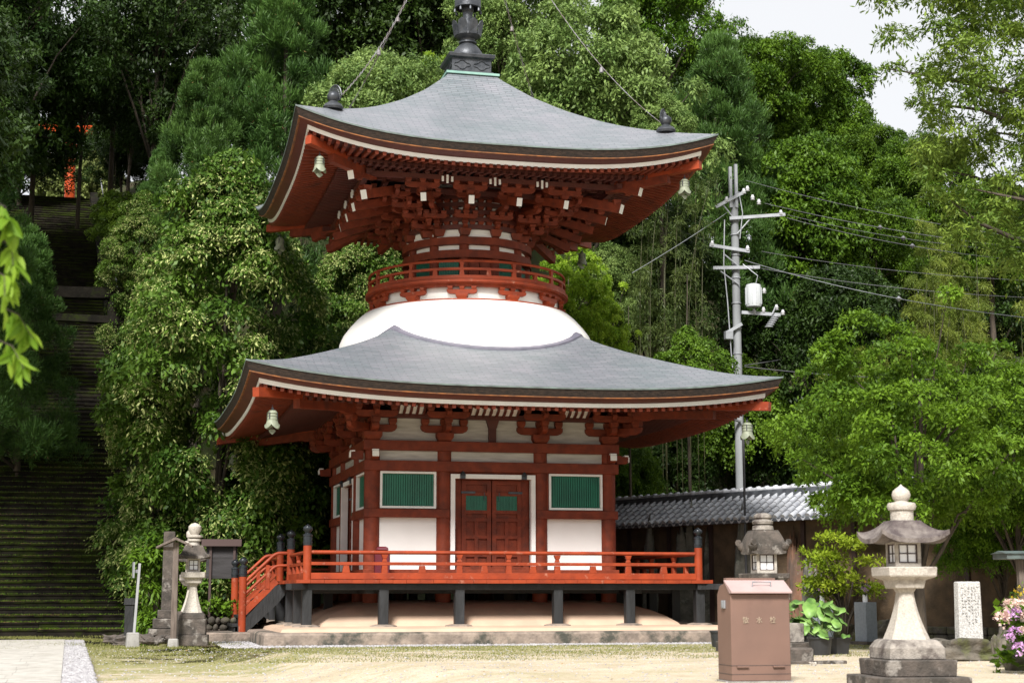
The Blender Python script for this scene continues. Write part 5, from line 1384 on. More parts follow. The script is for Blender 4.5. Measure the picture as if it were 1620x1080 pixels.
T_ = [
 ('linden', 345, 46.5, 235, 225, 'big linden covered in cream blossom between the stairs and the pagoda', 0),
 ('linden', 238, 47.5, 455, 90, 'low flowering linden leaning over the right edge of the stairs', 1),
 ('linden', 560, 50, 345, 140, 'flowering linden showing below the upper roof left of the balcony', 1),
 ('linden', 205, 56, 300, 80, 'smaller flowering linden high beside the stairs right of the orange torii', 0),
 ('cedar', 425, 60, -60, 130, 'tall blue green cedar behind the left corner of the upper roof', 0),
 ('cedar', 300, 57, 110, 95, 'shorter tufted cedar left of the tall cedar above the linden', 1),
 ('cedar', 235, 60, 235, 50, 'small cedar beside the stairs above the linden', 0),
 ('camphor', 590, 52, 40, 150, 'pale green camphor tree behind the left slope of the upper roof', 0),
 ('lime', 670, 56, 85, 60, 'small yellow leaved tree between the pale camphor and the finial', 0),
 ('dark', 545, 66, -160, 150, 'dark tall tree behind the pale camphor top left of the finial', 0),
 ('dark', 690, 68, -160, 150, 'dark tree straight behind the pagoda finial', 1),
 ('camphor', 935, 55, -30, 175, 'large pale camphor with rounded clumps right of the finial', 1),
 ('camphor', 800, 60, -90, 110, 'camphor top showing just right of the finial', 0),
 ('camphor', 1055, 53, 130, 65, 'low camphor clump behind the right corner of the upper roof', 0),
 ('cedar', 1155, 61, 70, 110, 'olive cedar draped in creeper behind the utility pole', 1),
 ('mid', 1052, 72, -120, 115, 'dark broadleaf tree at the skyline above the right roof corner', 1),
 ('mid2', 1215, 72, 22, 110, 'broadleaf tree forming the skyline above the utility pole', 0),
 ('mid', 1315, 74, 50, 105, 'rounded broadleaf tree on the skyline right of the utility pole', 0),
 ('mid2', 1395, 72, 172, 80, 'lower broadleaf tree where the skyline drops to the sky gap', 0),
 ('mid', 1290, 62, 195, 130, 'dark green broadleaf tree behind the utility wires', 1),
 ('mid2', 1400, 64, 270, 110, 'broadleaf tree behind the wires left of the pale bamboo', 0),
 ('dark', 1250, 62, 370, 110, 'dark tree low behind the utility pole transformer', 0),
 ('dark', 1350, 57, 400, 120, 'dark thicket tree above the cherry crown', 1),
 ('bamboo', 1470, 55, 400, 75, 'pale yellow green bamboo clump above the cherry tree', 0),
 ('bamboo', 1570, 56, 440, 80, 'pale bamboo clump at the right edge above the cherry tree', 0),
 ('bamboo', 1375, 54, 520, 60, 'low bamboo clump showing just over the left of the cherry tree', 0),
 ('lime', 905, 49, 385, 75, 'yellow green tree right beside the round balcony', 0),
 ('lime', 945, 47, 470, 60, 'lower yellow green tree behind the right side of the white dome', 0),
 ('camphor', 965, 55, 375, 70, 'grey green tree behind the yellow green tree by the balcony', 1),
 ('dark', 1040, 58, 300, 120, 'dark tree behind the dry bamboo between pagoda and utility pole', 1),
 ('dry', 1060, 53, 250, 85, 'dry brownish bamboo stems right of the upper roof brackets', 0),
 ('ivy', 1095, 48.5, 515, 75, 'rounded bush smothered in bright ivy just above the lower roof', 0),
 ('ivy', 1000, 48, 560, 70, 'ivy covered bush beside the right slope of the lower roof', 1),
 ('ivy', 1180, 57.5, 560, 90, 'ivy curtain behind the lower part of the utility pole', 0),
 ('dark', 1070, 57.5, 640, 80, 'dark shrub under the right eave of the lower roof', 0),
 ('mid', 1000, 51, 690, 65, 'green shrub beside the right body corner above the tiled wall', 1),
 ('dark', 1265, 58.5, 600, 110, 'dark shrub behind the wall left of the cherry', 1),
 ('mid', 1420, 50, 560, 120, 'green shrub mass behind the cherry crown', 0),
 ('mid', 1570, 48, 560, 120, 'green shrub behind the right part of the cherry crown', 1),
 ('dark', 450, 50, 640, 120, 'dark leafy shrub behind the rear left corner of the lower roof', 0),
 ('dark', 330, 49, 760, 110, 'dark shrub behind the notice board', 1),
 ('dark', 480, 47.5, 740, 90, 'dark shrub behind the veranda stair', 1),
 ('mid', 640, 58, 300, 110, 'green tree hidden behind the round drum', 1),
 # left of the stairs
 ('cedar', 20, 51, 370, 85, 'dark conifer left of the stairs behind the near drooping leaves', 0),
 ('cedar', -60, 47, 250, 110, 'conifer at the left edge beside the stairs', 1),
 ('dark', -60, 62, -70, 170, 'dark tree at the upper left edge beyond the stairs', 0),
 ('darkthin', -25, 59, -120, 165, 'thin crowned dark tree with sky between its leaves at the top left', 0),
 ('darkthin', 215, 63, -90, 165, 'dark spreading tree overhanging the orange torii', 0),
 ('dark', 300, 70, -140, 130, 'dark tree behind the cedars at the top left', 1),
 ('dark', 180, 72, 110, 70, 'dark tree just right of the orange torii', 0),
 ('dark', 0, 75, 190, 90, 'dark tree behind the left post of the orange torii', 1),
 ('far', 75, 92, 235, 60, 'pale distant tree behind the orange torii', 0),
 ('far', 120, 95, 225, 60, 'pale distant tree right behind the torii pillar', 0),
 ('dark', -60, 41, 300, 60, 'dark tree left outside the stairs shading the lower steps', 1),
 ('darkthin', 22, 66, 10, 85, 'thin dark branches hanging in front of the orange torii beam', 0),
 ('darkthin', 150, 67, 5, 90, 'thin dark tree right above the orange torii pillar', 1),
 ('dark', 250, 64, 90, 80, 'dense dark tree between the orange torii and the cedars', 0),
 ('mid2', 1480, 68, 190, 100, 'broadleaf tree on the slope below the feathery tree', 1),
 ('mid', 1590, 66, 260, 100, 'green tree on the slope at the right edge below the feathery tree', 0),
 ('bamboo', 1530, 60, 330, 70, 'pale bamboo top high on the slope near the right edge', 0),
 ('dark', 168, 74, 195, 55, 'dark bush tree covering the bank right of the stair top', 0),
 ('dark', 110, 102, 20, 110, 'faint dark tree far behind the orange torii', 1),
 ('ivy', 160, 63, 300, 42, 'ivy covered bush beside the upper stair handrail', 1),
 ('darkthin', 98, 66, 82, 62, 'thin leafy crown hanging over the orange torii lintel', 1),
 # the near cherry
 ('cherry', 1458, 31, 474, 222, 'bright green spreading cherry tree behind the right stone lantern', 0),
 ('cherry', 1585, 34.5, 690, 115, 'low leafy branches of cherry hanging before the wall at the right edge', 1),
 ('cherry', 1620, 33, 560, 150, 'second bright green cherry at the right edge behind the first', 0),
]
for row in T_:
    kind, u, D, vt, hw, lb, sd_ = row
    kw = {}
    if kind in ('ivy',): kw['cat'] = 'bush'
    if kind == 'cherry': kw['rz'] = {1458: 2.2, 1585: 0.6, 1620: 4.0}[u]
    if kind in ('bamboo', 'dry'): kw['cat'] = 'bamboo'
    tree(kind, u, D, vt, hw, lb, sd_, group=GH if D > 48 else None, **kw)
# tall camphor at the right whose branches hang over the sky gap
P = at(1790, 40); zb_ = float(H(P[0], P[1])); P[2] = zb_
t = thing('camphor_tree', 'large feathery tree reaching in from the upper right corner against the sky', 'tree', P)
Rv = Vector((RT[0], RT[1], 0)); Fv = Vector((math.sin(YAW), math.cos(YAW), 0)); r_ = np.random.default_rng(17); C_ = []; R_ = []
while len(C_) < 430:
    u = r_.uniform(1360, 1800); v = r_.uniform(-200, 430)
    lo = float(np.interp(v, [-200, 60, 130, 200, 260, 330, 400, 430], [1385, 1372, 1400, 1450, 1445, 1470, 1545, 1600]))+r_.uniform(-12, 25)
    if u < lo: continue
    if u < lo+95 and v < 190 and r_.random() < .58: continue
    d = r_.uniform(-2.4, 2.4); p = at(u, 40+d, v=v)-P; C_.append(tuple(p)); q = r_.uniform(.24, .50); R_.append((q*1.3, q*1.3, q*.7))
leafy('crown', t, C_, R_, 230, .14, .048, [LM['fine']], seed=71, droop=.6)
mb = MB(); mb.tube([(0, 0, -1), (0, 0, 4), (-.3, 0, 9), (-.2, .2, 14), (0, 0, 19)], [.5, .42, .34, .24, .1], 12)
for q in range(30):
    c = Vector(C_[int(r_.integers(0, len(C_)))]); a = Vector((-.2, 0, max(4, min(17, c.z-1.5+r_.uniform(-2, .5)))))
    m1 = a.lerp(c, .35)+Vector((0, 0, .5)); m2 = a.lerp(c, .7)+Vector((r_.normal()*.3, r_.normal()*.3, .4)); mb.tube([a, m1, m2, c], [.11, .075, .045, .015], 6)
mb.build('trunk', BARK, t, smooth=True)
# shade trees over the stairs, further trees on the hill and the far slope
for i, (u, D, vt, hw) in enumerate([(-150, 52, 100, 150), (-190, 42, -60, 180), (-260, 60, -100, 200), (-230, 36, -100, 200), (-120, 57, -40, 130)]):
    tree('dark', u, D, vt, hw, 'dark tree outside the left edge beside the stairs', i % 2, group='trees shading the stairs from the left')
rr_ = np.random.default_rng(3)
for i in range(26):
    u = 380+i*48+rr_.uniform(-15, 15); D = rr_.uniform(78, 96)
    v = float(np.interp(u, [380, 1100, 1250, 1400, 1500, 1640], [40, 60, 120, 230, 300, 300]))
    tree('dark' if i % 3 else 'mid', u, D, v+rr_.uniform(0, 60), 110, 'dark tree deep in the wooded slope behind the pagoda', i % 2, group='deep background trees of the wooded slope')
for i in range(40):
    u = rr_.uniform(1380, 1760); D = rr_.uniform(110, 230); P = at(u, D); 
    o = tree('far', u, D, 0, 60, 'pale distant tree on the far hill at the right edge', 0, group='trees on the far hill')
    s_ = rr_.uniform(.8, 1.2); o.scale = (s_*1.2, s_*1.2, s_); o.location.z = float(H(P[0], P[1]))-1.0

# the small maple, lotus pots, flowers
def bush(name, label, cat, u, D, base, C_, R_, n, L, Wf, m, seed, trunk=True, **k):
    P = at(u, D, base); t = thing(name, label, cat, P)
    leafy('foliage', t, C_, R_, n, L, Wf, [LM[m]] if isinstance(m, str) else [m], seed=seed, **k)
    if trunk:
        mb = MB()
        for c in C_[::2]: c = Vector(c); mb.tube([(0, 0, -.05), (c.x*.15, c.y*.15, c.z*.4), (c.x*.5, c.y*.5, c.z*.75), c], [.035, .028, .016, .006], 6)
        mb.build('stem', BARK, t, smooth=True)
    return t
r_ = np.random.default_rng(8); C_ = []
for i in range(34):
    a = r_.uniform(0, 2*PI); h = r_.uniform(.9, 2.35); w = 1.0*math.sqrt(max(0, 1-((h-1.25)/1.25)**2)); f = r_.uniform(.3, 1); C_.append((math.cos(a)*w*f, math.sin(a)*w*f, h))
bush('maple', 'small yellow green maple between the grey flower stands', 'maple', 1335, 37.5, G, C_, [(.36, .36, .07)]*34, 150, .10, .045, 'maple', 21, droop=.2, nrmr=.25)
stand(1300, 1007, 37.4, .34, .88, 'blue grey stone block left of the small maple', 'left')
stand(1368, 1017, 35.6, .34, .90, 'blue grey stone block right of the small maple', 'right')
stand(1497, 976, 40, .36, .95, 'blue grey stone block behind the pale inscribed stone', None)
stand(1556, 976, 40.5, .36, .95, 'blue grey stone block right behind the pale inscribed stone', None)
LOTUS = mat('lotus leaf', (.06, .15, .025), .5, (.20, .34, .08), 4.5)
def pot(u, D, r, h, label, sq=False):
    P = at(u, D, G); t = thing('plant_pot', label, 'pot', P, rz=.3, group='black pots of lotus')
    mb = MB(); mb.lathe([(r*.8, 0), (r*.95, h*.9), (r*1.08, h*.9), (r*1.08, h), (r*.98, h), (r*.95, h*.85), (.01, h*.85)], 20, sq=sq); mb.build('pot', PLAST, t); return P
def lotus(u, D, h0, label, n, sd_, w):
    P = at(u, D, G); t = thing('lotus_plant', label, 'plant', P); r = random.Random(sd_)
    mb = MB(); ms_ = MB()
    for i in range(n):
        a = r.uniform(0, 2*PI); d = r.uniform(.05, w); x, y = math.cos(a)*d, math.sin(a)*d*.6; z = h0+r.uniform(.05, .62); R_ = r.uniform(.06, .135)
        tx, ty = r.uniform(-.7, .7), r.uniform(.0, 1.1)
        vs = [(x, y, z-.015)]; m_ = 16
        for q in range(m_):
            b_ = 2*PI*q/m_; rr = R_*(1+.09*math.cos(3*b_+i)); px, py = rr*math.cos(b_), rr*math.sin(b_); vs.append((x+px, y+py, z+px*tx+py*ty+.012*math.cos(4*b_)))
        mb.add(vs, [(0, 1+q, 1+(q+1) % m_) for q in range(m_)])
        ms_.tube([(x*.2, y*.2, h0-.06), (x*.55, y*.5, h0+(z-h0)*.5), (x, y, z-.015)], .007, 5)
    o = mb.build('leaves', LOTUS, t, smooth=True); so_ = o.modifiers.new('s', 'SOLIDIFY'); so_.thickness = .003
    ms_.build('stems', mat('green stem', (.10, .14, .04), .6), t, smooth=True)
pot(1268, 31.5, .20, .30, 'round black pot half hidden behind the rose metal cabinet'); lotus(1268, 31.5, .34, 'lotus leaves spreading right beside the rose metal cabinet', 26, 4, .36)
pot(1295, 29.6, .22, .32, 'round black pot in front of the left grey flower stand'); lotus(1292, 29.6, .30, 'large round lotus leaves in the middle pot', 17, 5, .36)
pot(1322, 30.0, .17, .30, 'square black pot right of the round pots', sq=True); lotus(1322, 30.0, .26, 'smaller lotus leaves in the right hand square pot', 10, 6, .26)
t = thing('bucket', 'black plastic bucket left of the rose metal cabinet', 'bucket', at(1133, 34.0, G))
mb = MB(); mb.lathe([(.11, 0), (.14, .30), (.16, .30), (.16, .33), (.135, .33), (.11, .03)], 18); mb.build('pail', PLAST, t, smooth=True, auto=rad(40))
mb = MB(); mb.tube([(.15*math.cos(a), -.02-.09*math.sin(a), .30-.16*math.sin(a)) for a in np.linspace(0, PI, 12)], .006, 5); mb.build('handle', PLAST, t)

def rock(u, D, sx, sy, sz, label, name='rock', seed=0, m=None, z=G, cat='rock', group=None, rz=0, sharp=0):
    P = at(u, D, z); t = None; r = np.random.default_rng(seed+50)
    import bmesh
    bm = bmesh.new(); bmesh.ops.create_icosphere(bm, subdivisions=4, radius=1)
    from mathutils import noise as mn
    off_ = Vector((seed*3.1, seed*1.7, 0)); ph = r.uniform(0, 6, 6)
    for v in bm.verts:
        p = v.co; f = 1+.13*math.sin(3.1*p.x+ph[0])+.11*math.sin(4.3*p.y+ph[1])+.09*math.sin(5.1*p.z+ph[2])+.05*math.sin(9*p.x+7*p.z+ph[3])+.30*mn.noise(p*2.3+off_)+.16*mn.noise(p*5.1+off_)+.07*mn.noise(p*11+off_)
        q = [max(-.72, min(.72, c)) for c in p]; v.co = Vector((q[0]*sx*f, q[1]*sy*f, (q[2]+.72)*sz*f*.72))
        if sharp: k = v.co.z/(sz*1.05); v.co.x *= max(.25, 1-sharp*max(0, k-.45)**1.4); v.co.x += .10*sx*k*k
    me_ = bpy.data.meshes.new(name); bm.to_mesh(me_); bm.free(); me_.materials.append(m or ROCK)
    me_.polygons.foreach_set('use_smooth', [True]*len(me_.polygons))
    o = bpy.data.objects.new(name, me_); COL.objects.link(o); o.location = P; o.rotation_euler = (0, 0, rz); tag(o, label, cat, group); return o
STELE = mat('lichened upright stone', (0.16, 0.15, 0.13), .95, (0.06, 0.06, 0.05), 4, .9, 12, dirt=(.28, .29, .25), dscale=2.6, dlo=.56, dhi=.68)
STELE2 = mat('rusty lichened stone', (0.20, 0.10, 0.06), .95, (0.07, 0.05, 0.04), 3, .8, 12, stretch=(1, 1, .4), dirt=(.25, .25, .21), dscale=2.2, dlo=.58, dhi=.68)
def stele(u, D, vtop, wpx, label, seed, m=STELE, sharp=.9):
    h = zz_at(vtop, D)-G; w = wpx*D/FPX/2/.78
    return rock(u, D, w, w*.42, h/1.02, label, 'standing_stone', seed, m, cat='standing stone', group='old standing stones before the tiled wall', rz=-.1, sharp=sharp)
stele(1130, 42.6, 836, 34, 'tall pointed lichen covered stone right of the veranda corner post', 1)
stele(1028, 43.5, 858, 22, 'small pointed stone seen over the veranda railing', 2)
stele(1082, 43, 851, 34, 'broad dark stone left of the veranda corner post', 3, sharp=.4)
stele(1176, 41, 838, 30, 'pointed stone behind the squat dark lantern', 4)
stele(1265, 40, 838, 32, 'tall rusty streaked stone right of the squat dark lantern', 5, STELE2)
stele(1285, 38.8, 909, 27, 'low white speckled stone behind the lotus leaves', 6, sharp=.5)
stele(1330, 39.5, 935, 40, 'low grey stone behind the small maple', 7, sharp=.3)
rock(1340, 38, .35, .3, .42, 'dark round boulder behind the right grey flower stand', seed=9)
rock(1400, 37, .5, .3, .40, 'dark boulder beside the foot of the large lantern', seed=10)
# foreground bits
t = thing('edging_stone', 'low mossy kerb stone beside the foot of the rose metal cabinet', 'kerb', gp(1262, 1046)); mb = MB(); mb.box(-.22, .22, -.15, .15, -.02, .22); mb.build('block', GRAND, t, bevel=.03)
t = thing('edging_slab', 'thin flat stone strip right of the rose metal cabinet', 'slab', gp(1290, 1050)); mb = MB(); mb.box(-.45, .5, -.07, .07, -.02, .05); mb.build('slab', GRAND, t, bevel=.01)
rock(1283, 25.2, .055, .05, .05, 'small white stone lying on the flat strip', 'pebble', 30, GRANW, cat='stone')
# inscribed stele on mossy rock
Rk = rock(1533, 27.2, .72, .40, .26, 'wide mossy rock carrying the pale inscribed stone', 'base_rock', 12)
rock(1500, 27.6, .40, .32, .20, 'mossy rock between the lantern base and the inscribed stone', 'base_rock', 13)
Ds = 27.6; P = at(1530, Ds, zz_at(1019, Ds))
t = thing('inscribed_stone', 'pale speckled upright stone with worn inscription on a mossy rock', 'stone tablet', P, rz=-.05)
hs_ = zz_at(920, Ds)-P[2]; mb = MB(); mb.taper(0, 0, -.05, hs_, .215, .20, b0=.10, b1=.09)
sb_ = mb.build('tablet', mat('speckled pale granite', (.50, .49, .47), .85, (.30, .29, .28), 45, .5, 60, f0=.42, f1=.6), t, bevel=.018)
mb = MB(); r = random.Random(4)
for cx_ in (-.14, -.085, -.03, .03, .085, .14):
    zc_ = hs_-.10
    while zc_ > hs_*(.45 if abs(cx_) > .1 else .3):
        if r.random() < .82:
            for q in range(r.randint(2, 4)):
                x = cx_+r.uniform(-.014, .014); z = zc_+r.uniform(-.014, .014)
                if r.random() < .55: mb.box(x-.013, x+.013, -.1035+.011*(1-z/hs_)*-1-.0, -.09, z-.002, z+.002)
                else: mb.box(x-.002, x+.002, -.1035-.011*(1-z/hs_), -.09, z-.013, z+.013)
        zc_ -= .052
mb.build('worn_inscription', mat('shadowed incised strokes', (.33, .325, .32), .9), sb_)
rock(1584, 24.6, .19, .17, .52, 'upright craggy rock beside the hydrangea', seed=14, sharp=.5)
rock(1600, 23.6, .24, .2, .36, 'mossy block under the hydrangea', seed=15)
# hydrangea
P = at(1618, 22.6, G); t = thing('hydrangea', 'hydrangea bush with pale pink and violet flower heads at the right edge', 'bush', P)
r_ = np.random.default_rng(5); C_ = [(r_.uniform(-.22, .5), r_.uniform(-.3, .3), r_.uniform(.10, .98)) for _ in range(34)]
leafy('foliage', t, C_, [(.16, .16, .12)]*34, 34, .13, .085, [LM['cherry']], seed=31, droop=.5)
mb = MB()
for c in C_[::3]: mb.tube([(.1, 0, 0), (c[0]*.6+.03, c[1]*.6, c[2]*.6), c], [.012, .01, .006], 5)
mb.build('stems', BARK, t)
for (u, v, m_, s_) in ((1598, 958, FLW, .085), (1613, 957, FLW, .075), (1585, 980, FLW, .10), (1597, 974, FLP, .065), (1607, 970, FLP, .065), (1605, 1000, FLP, .065), (1598, 1009, FLP, .055), (1613, 1027, FLP, .08), (1619, 998, FLW, .05), (1622, 975, FLW, .06)):
    p = at(u, 22.2, v=v); x, y, z = p[0]-P[0], p[1]-P[1], p[2]-P[2]
    leafy('flower_head', t, [(x, y, z)], [(s_*.8, s_*.8, s_*.7)], 110, s_*.42, s_*.42, [m_], seed=int(u*v) % 1000, droop=0, core=.75, twig=2)
bush('chrysanthemum', 'small white and yellow daisies above the hydrangea', 'flowers', 1612, 24.5, G, [(0, 0, 1.05), (.12, 0, 1.12), (-.08, 0, .98)], [(.12, .12, .12)]*3, 60, .05, .018, 'mid', 41)
P = at(1612, 24.5, G); t = thing('daisies', 'white and yellow daisy heads at the right edge above the hydrangea', 'flowers', P); leafy('blossom', t, [(0, -.05, 1.12), (.12, -.03, 1.2), (-.08, -.04, 1.05)], [(.10, .10, .09)]*3, 26, .035, .035, [FLY], seed=43)
# small roofed notice post at the right edge
P = at(1622, 27.5, G); t = thing('roofed_notice', 'wooden post stand with a flat green copper roof at the right edge', 'notice stand', P, rz=-.1)
zt_ = zz_at(885, 27.5)-G
for x in (-.12, .05, .9):
    mb = MB(); mb.box(x, x+.09, -.05, .05, 0, zt_); mb.build('post', WOOD, t, bevel=.006)
mb = MB(); mb.box(-.42, 1.2, -.28, .28, zt_, zt_+.09); mb.poly([(-.32, zt_+.09), (0, zt_+.14), (.32, zt_+.09)], -.45, 1.23, 'yz'); mb.build('roof', mat('greenish copper roof', (.10, .14, .135), .5, (.06, .07, .07), 4), t, bevel=.005)
mb = MB(); mb.box(.14, .9, -.02, .02, zt_*.45, zt_*.9); mb.build('board', WOOD, t)

# ------------------------------------------------------------------ things at the left
D = 34.5; P = at(276, D, G); k = D/FPX
t = thing('roofed_signpost', 'weathered wooden signpost with a small gabled roof before the left lantern', 'signpost', P, rz=-.1)
zr = zz_at(849, D)-G
mb = MB(); mb.taper(0, 0, .1, zr-.10, .062, .058); mb.build('post', WOOD, t, bevel=.006)
mb = MB(); mb.taper(0, 0, -.02, .17, .115, .10); mb.build('footing', CONC, t, bevel=.02)
mb = MB(); mb.poly([(-.40, zr-.24), (-.40, zr-.20), (0, zr), (.34, zr-.17), (.34, zr-.21), (0, zr-.06)], -.22, .22); mb.build('roof', WOOD, t, bevel=.004)
mb = MB(); mb.box(-.26, .06, -.04, .04, zr-.27, zr-.20); mb.build('cross_bar', WOOD, t)
D = 34.3; P = at(212, D, G); t = thing('white_pole_sign', 'slim leaning white pole with a small white plate set in a concrete block', 'sign', P, rz=.1)
mb = MB(); mb.taper(0, 0, -.02, .30, .135, .12); mb.build('footing', CONC, t, bevel=.02)
mb = MB(); mb.beam((.02, 0, .25), (.09, 0, zz_at(890, D)-G), .07, .05); mb.build('pole', mat('white painted pole', (.33, .335, .35), .5, (.26, .26, .27), 3), t, bevel=.005)
mb = MB(); mb.box(-.045, -.02, -.10, .10, zz_at(913, D)-G, zz_at(888, D)-G); mb.box(-.02, .05, -.02, .02, zz_at(905, D)-G, zz_at(900, D)-G); mb.build('plate', METALW, t)
D = 37; P = at(205, D, G); t = thing('bollard', 'short black wooden post with a square cap at the foot of the stairs', 'bollard', P)
mb = MB(); mb.taper(0, 0, 0, zz_at(956, D)-G, .10, .10); mb.build('post', BLACKW, t, bevel=.01); mb = MB(); mb.taper(0, 0, zz_at(956, D)-G, zz_at(945, D)-G, .125, .115); mb.build('cap', BLACKW, t, bevel=.01)
for i, (u, D_, w) in enumerate(((185, 37.5, .32), (228, 37, .34), (196, 35.4, .28), (262, 36.8, .25), (245, 36.4, .3))):
    rock(u, D_, w, .25, .15, ['dark flat rock left of the short black post', 'dark flat rock right of the slim white pole', 'dark flat rock in front of the short black post', 'dark rock behind the wooden signpost', 'dark rock between the white pole and the signpost'][i], seed=60+i, m=GRAND)
D = 41.5; P = at(349, D, G); t = thing('notice_board', 'dark old wooden notice board on two thin legs beside the left lantern', 'notice board', P, rz=-.12)
w = 48*D/FPX/2; z0, z1 = zz_at(914, D)-G, zz_at(862, D)-G
mb = MB(); mb.box(-w, w, -.03, .03, z0, z1); mb.build('board', mat('old dark board', (.045, .042, .045), .85, (.02, .018, .018), 3, .4, 20, stretch=(.3, 1, 4)), t)
mb = MB(); mb.poly([(-.2, z1-.02), (0, z1+.16), (.2, z1-.02), (0, z1+.10)], -w-.12, w+.1, 'yz'); mb.build('roof', DKWOOD, t)
for x in (-w+.08, w-.10): mb = MB(); mb.box(x, x+.06, -.09, -.03, 0, z1); mb.build('leg', DKWOOD, t)
D = 39; P = at(265, D, G); t = thing('inscribed_pillar', 'mossy square stone pillar on stepped base behind the wooden signpost', 'stone pillar', P)
mb = MB(); mb.taper(0, 0, .70, zz_at(840, D)-G, .14, .13); mb.build('pillar', GRAND, t, bevel=.015)
for (a, z0, z1) in ((.42, -.05, .28), (.32, .28, .52), (.22, .52, .72)): mb = MB(); mb.lathe([(a, z0), (a, z1)], sq=True); mb.build('base_tier', GRAND, t, bevel=.02)
P = at(345, 40.5, G); t = thing('rubble_wall', 'low wall of rounded rubble stones below the dark notice board', 'wall', P, rz=-.12); mb = MB(); r = random.Random(9)
import bmesh
for row in range(3):
    x = -1.3+.1*row
    while x < 1.1:
        w = r.uniform(.14, .26); bm = bmesh.new(); bmesh.ops.create_icosphere(bm, subdivisions=2, radius=1)
        j = [r.uniform(.85, 1.1) for _ in range(3)]
        mb.add([(x+w/2+v.co.x*w*.52*j[0], v.co.y*.16, .10+row*.17+v.co.z*.10*j[1]) for v in bm.verts], [tuple(q.index for q in f.verts) for f in bm.faces]); bm.free(); x += w
mb.build('stones', ROCK, t, smooth=True)
r_ = np.random.default_rng(12)
bush('ground_plants', 'low bright green weeds growing above the rubble wall', 'plants', 345, 41.0, G, [(r_.uniform(-.9, .9), r_.uniform(-.1, .3), r_.uniform(.55, .85)) for _ in range(16)], [(.2, .2, .12)]*16, 90, .10, .06, 'ivy', 51, trunk=False)
bush('fern_bush', 'drooping fern and ivy bush on the bank right of the stairs', 'bush', 250, 41.5, G, [(r_.uniform(-.5, .6), r_.uniform(-.3, .4), r_.uniform(.2, 2.5)) for _ in range(34)], [(.42, .42, .34)]*34, 260, .15, .05, 'mid', 52, droop=1.0)
# slender dark pole before the tiled wall
D = 40.5; P = at(1181, D, G); t = thing('slender_pole', 'thin dark steel pole rising behind the squat lantern to the eave', 'pole', P)
mb = MB(); mb.tube([(0, 0, 0), (0, 0, zz_at(684, D)-G)], .032, 8); mb.build('shaft', DARKP, t); mb = MB(); mb.lathe([(.07, 0), (.07, .12), (.03, .14)], 8); mb.build('foot', DARKP, t)

# ------------------------------------------------------------------ utility pole and wires
D = 55.0; P = at(1175, D); zb = float(H(P[0], P[1])); t = thing('utility_pole', 'tall grey concrete utility pole with crossarms and transformer behind the tiled wall', 'utility pole', (P[0], P[1], zb))
k = D/FPX; Z = lambda v: zz_at(v, D)-zb
mb = MB(); mb.tube([(0, 0, -.5), (0, 0, Z(312))], [.17, .125], 20); mb.build('pole', POLEC, t, smooth=True, auto=rad(50))
Rv = Vector((RT[0], RT[1], 0)); Fv = Vector((math.sin(YAW), math.cos(YAW), 0))
def U(px, v, d=0): p = Rv*((px-1171.5)*k)+Fv*d; return (p.x, p.y, Z(v))
for (px, v0, v1) in ((1165, 266, 330), (1174, 262, 330)): mb = MB(); mb.beam(U(px, v1, -.12), U(px, v0, -.12), .10, .10); mb.build('top_bracket', METALW, t)
for (a, b_) in (((1140, 330), (1188, 306)), ((1162, 348), (1252, 342)), ((1129, 390), (1193, 400)), ((1134, 426), (1209, 425)), ((1178, 496), (1240, 500)), ((1154, 528), (1178, 514))):
    mb = MB(); mb.beam(U(*a, -.2), U(*b_, -.2), .09, .11); mb.build('crossarm', METALW, t)
for (a, b_) in (((1174, 372), (1196, 348)), ((1146, 431), (1175, 452)), ((1152, 404), (1176, 424)), ((1152, 326), (1168, 346))):
    mb = MB(); mb.tube([U(*a, -.18), U(*b_, -.18)], .025, 6); mb.build('brace', METALW, t)
mb = MB(); c = U(1197, 488, -.3); mb.lathe([(.25, 0), (.26, .05), (.26, .70), (.24, .76), (.1, .80)], 24, c)
for q in range(12): a = 2*PI*q/12; mb.box(c[0]+.27*math.cos(a)-.01, c[0]+.27*math.cos(a)+.01, c[1]+.27*math.sin(a)-.01, c[1]+.27*math.sin(a)+.01, c[2]+.08, c[2]+.66)
mb.build('transformer', mat('white transformer paint', (.44, .46, .48), .5), t, smooth=True, auto=rad(40))
mb = MB(); c = U(1227, 514, -.3)
for q in range(6): mb.lathe([(.14, -.02), (.14, .02)], 12, (c[0]+(q-3)*.05, c[1], c[2]-.12+q*.07))
mb.tube([U(1226, 500, -.3), U(1232, 488, -.3)], .03, 6); mb.build('switch_gear', METALW, t)
mb = MB(); c = U(1160, 530, -.25); mb.box(c[0]-.22, c[0]+.05, c[1]-.1, c[1]+.1, c[2]-.2, c[2]+.08); mb.build('junction_box', METALW, t, bevel=.01)
for (px, v) in ((1133, 387), (1190, 395), (1158, 318), (1192, 301), (1186, 305), (1245, 339), (1198, 494), (1234, 488), (1244, 496), (1213, 492), (1215, 462), (1200, 315), (1210, 322)):
    c = U(px, v, -.2); mb = MB(); mb.lathe([(.03, -.10), (.085, -.08), (.04, -.03), (.085, 0), (.05, .03), (.04, .09)], 10, c); mb.build('insulator', mat('grey porcelain', (.45, .45, .47), .4), t, smooth=True)
mb = MB(); mb.tube([U(1154, 350, -.2), U(1151, 420, -.22), U(1156, 480, -.22), U(1160, 560, -.22), U(1163, 600, -.22)], .02, 6)
mb.tube([U(1178, 306, -.2), U(1183, 340, -.25), U(1178, 380, -.2)], .018, 6); mb.tube([U(1196, 470, -.3), U(1204, 440, -.4), U(1182, 420, -.2)], .015, 6); mb.build('cable', METALW, t)
mb = MB(); mb.beam(U(1172, 668, -.2), U(1140, 660, -.9), .10, .06); mb.build('lamp_arm', METALW, t)
mb = MB()
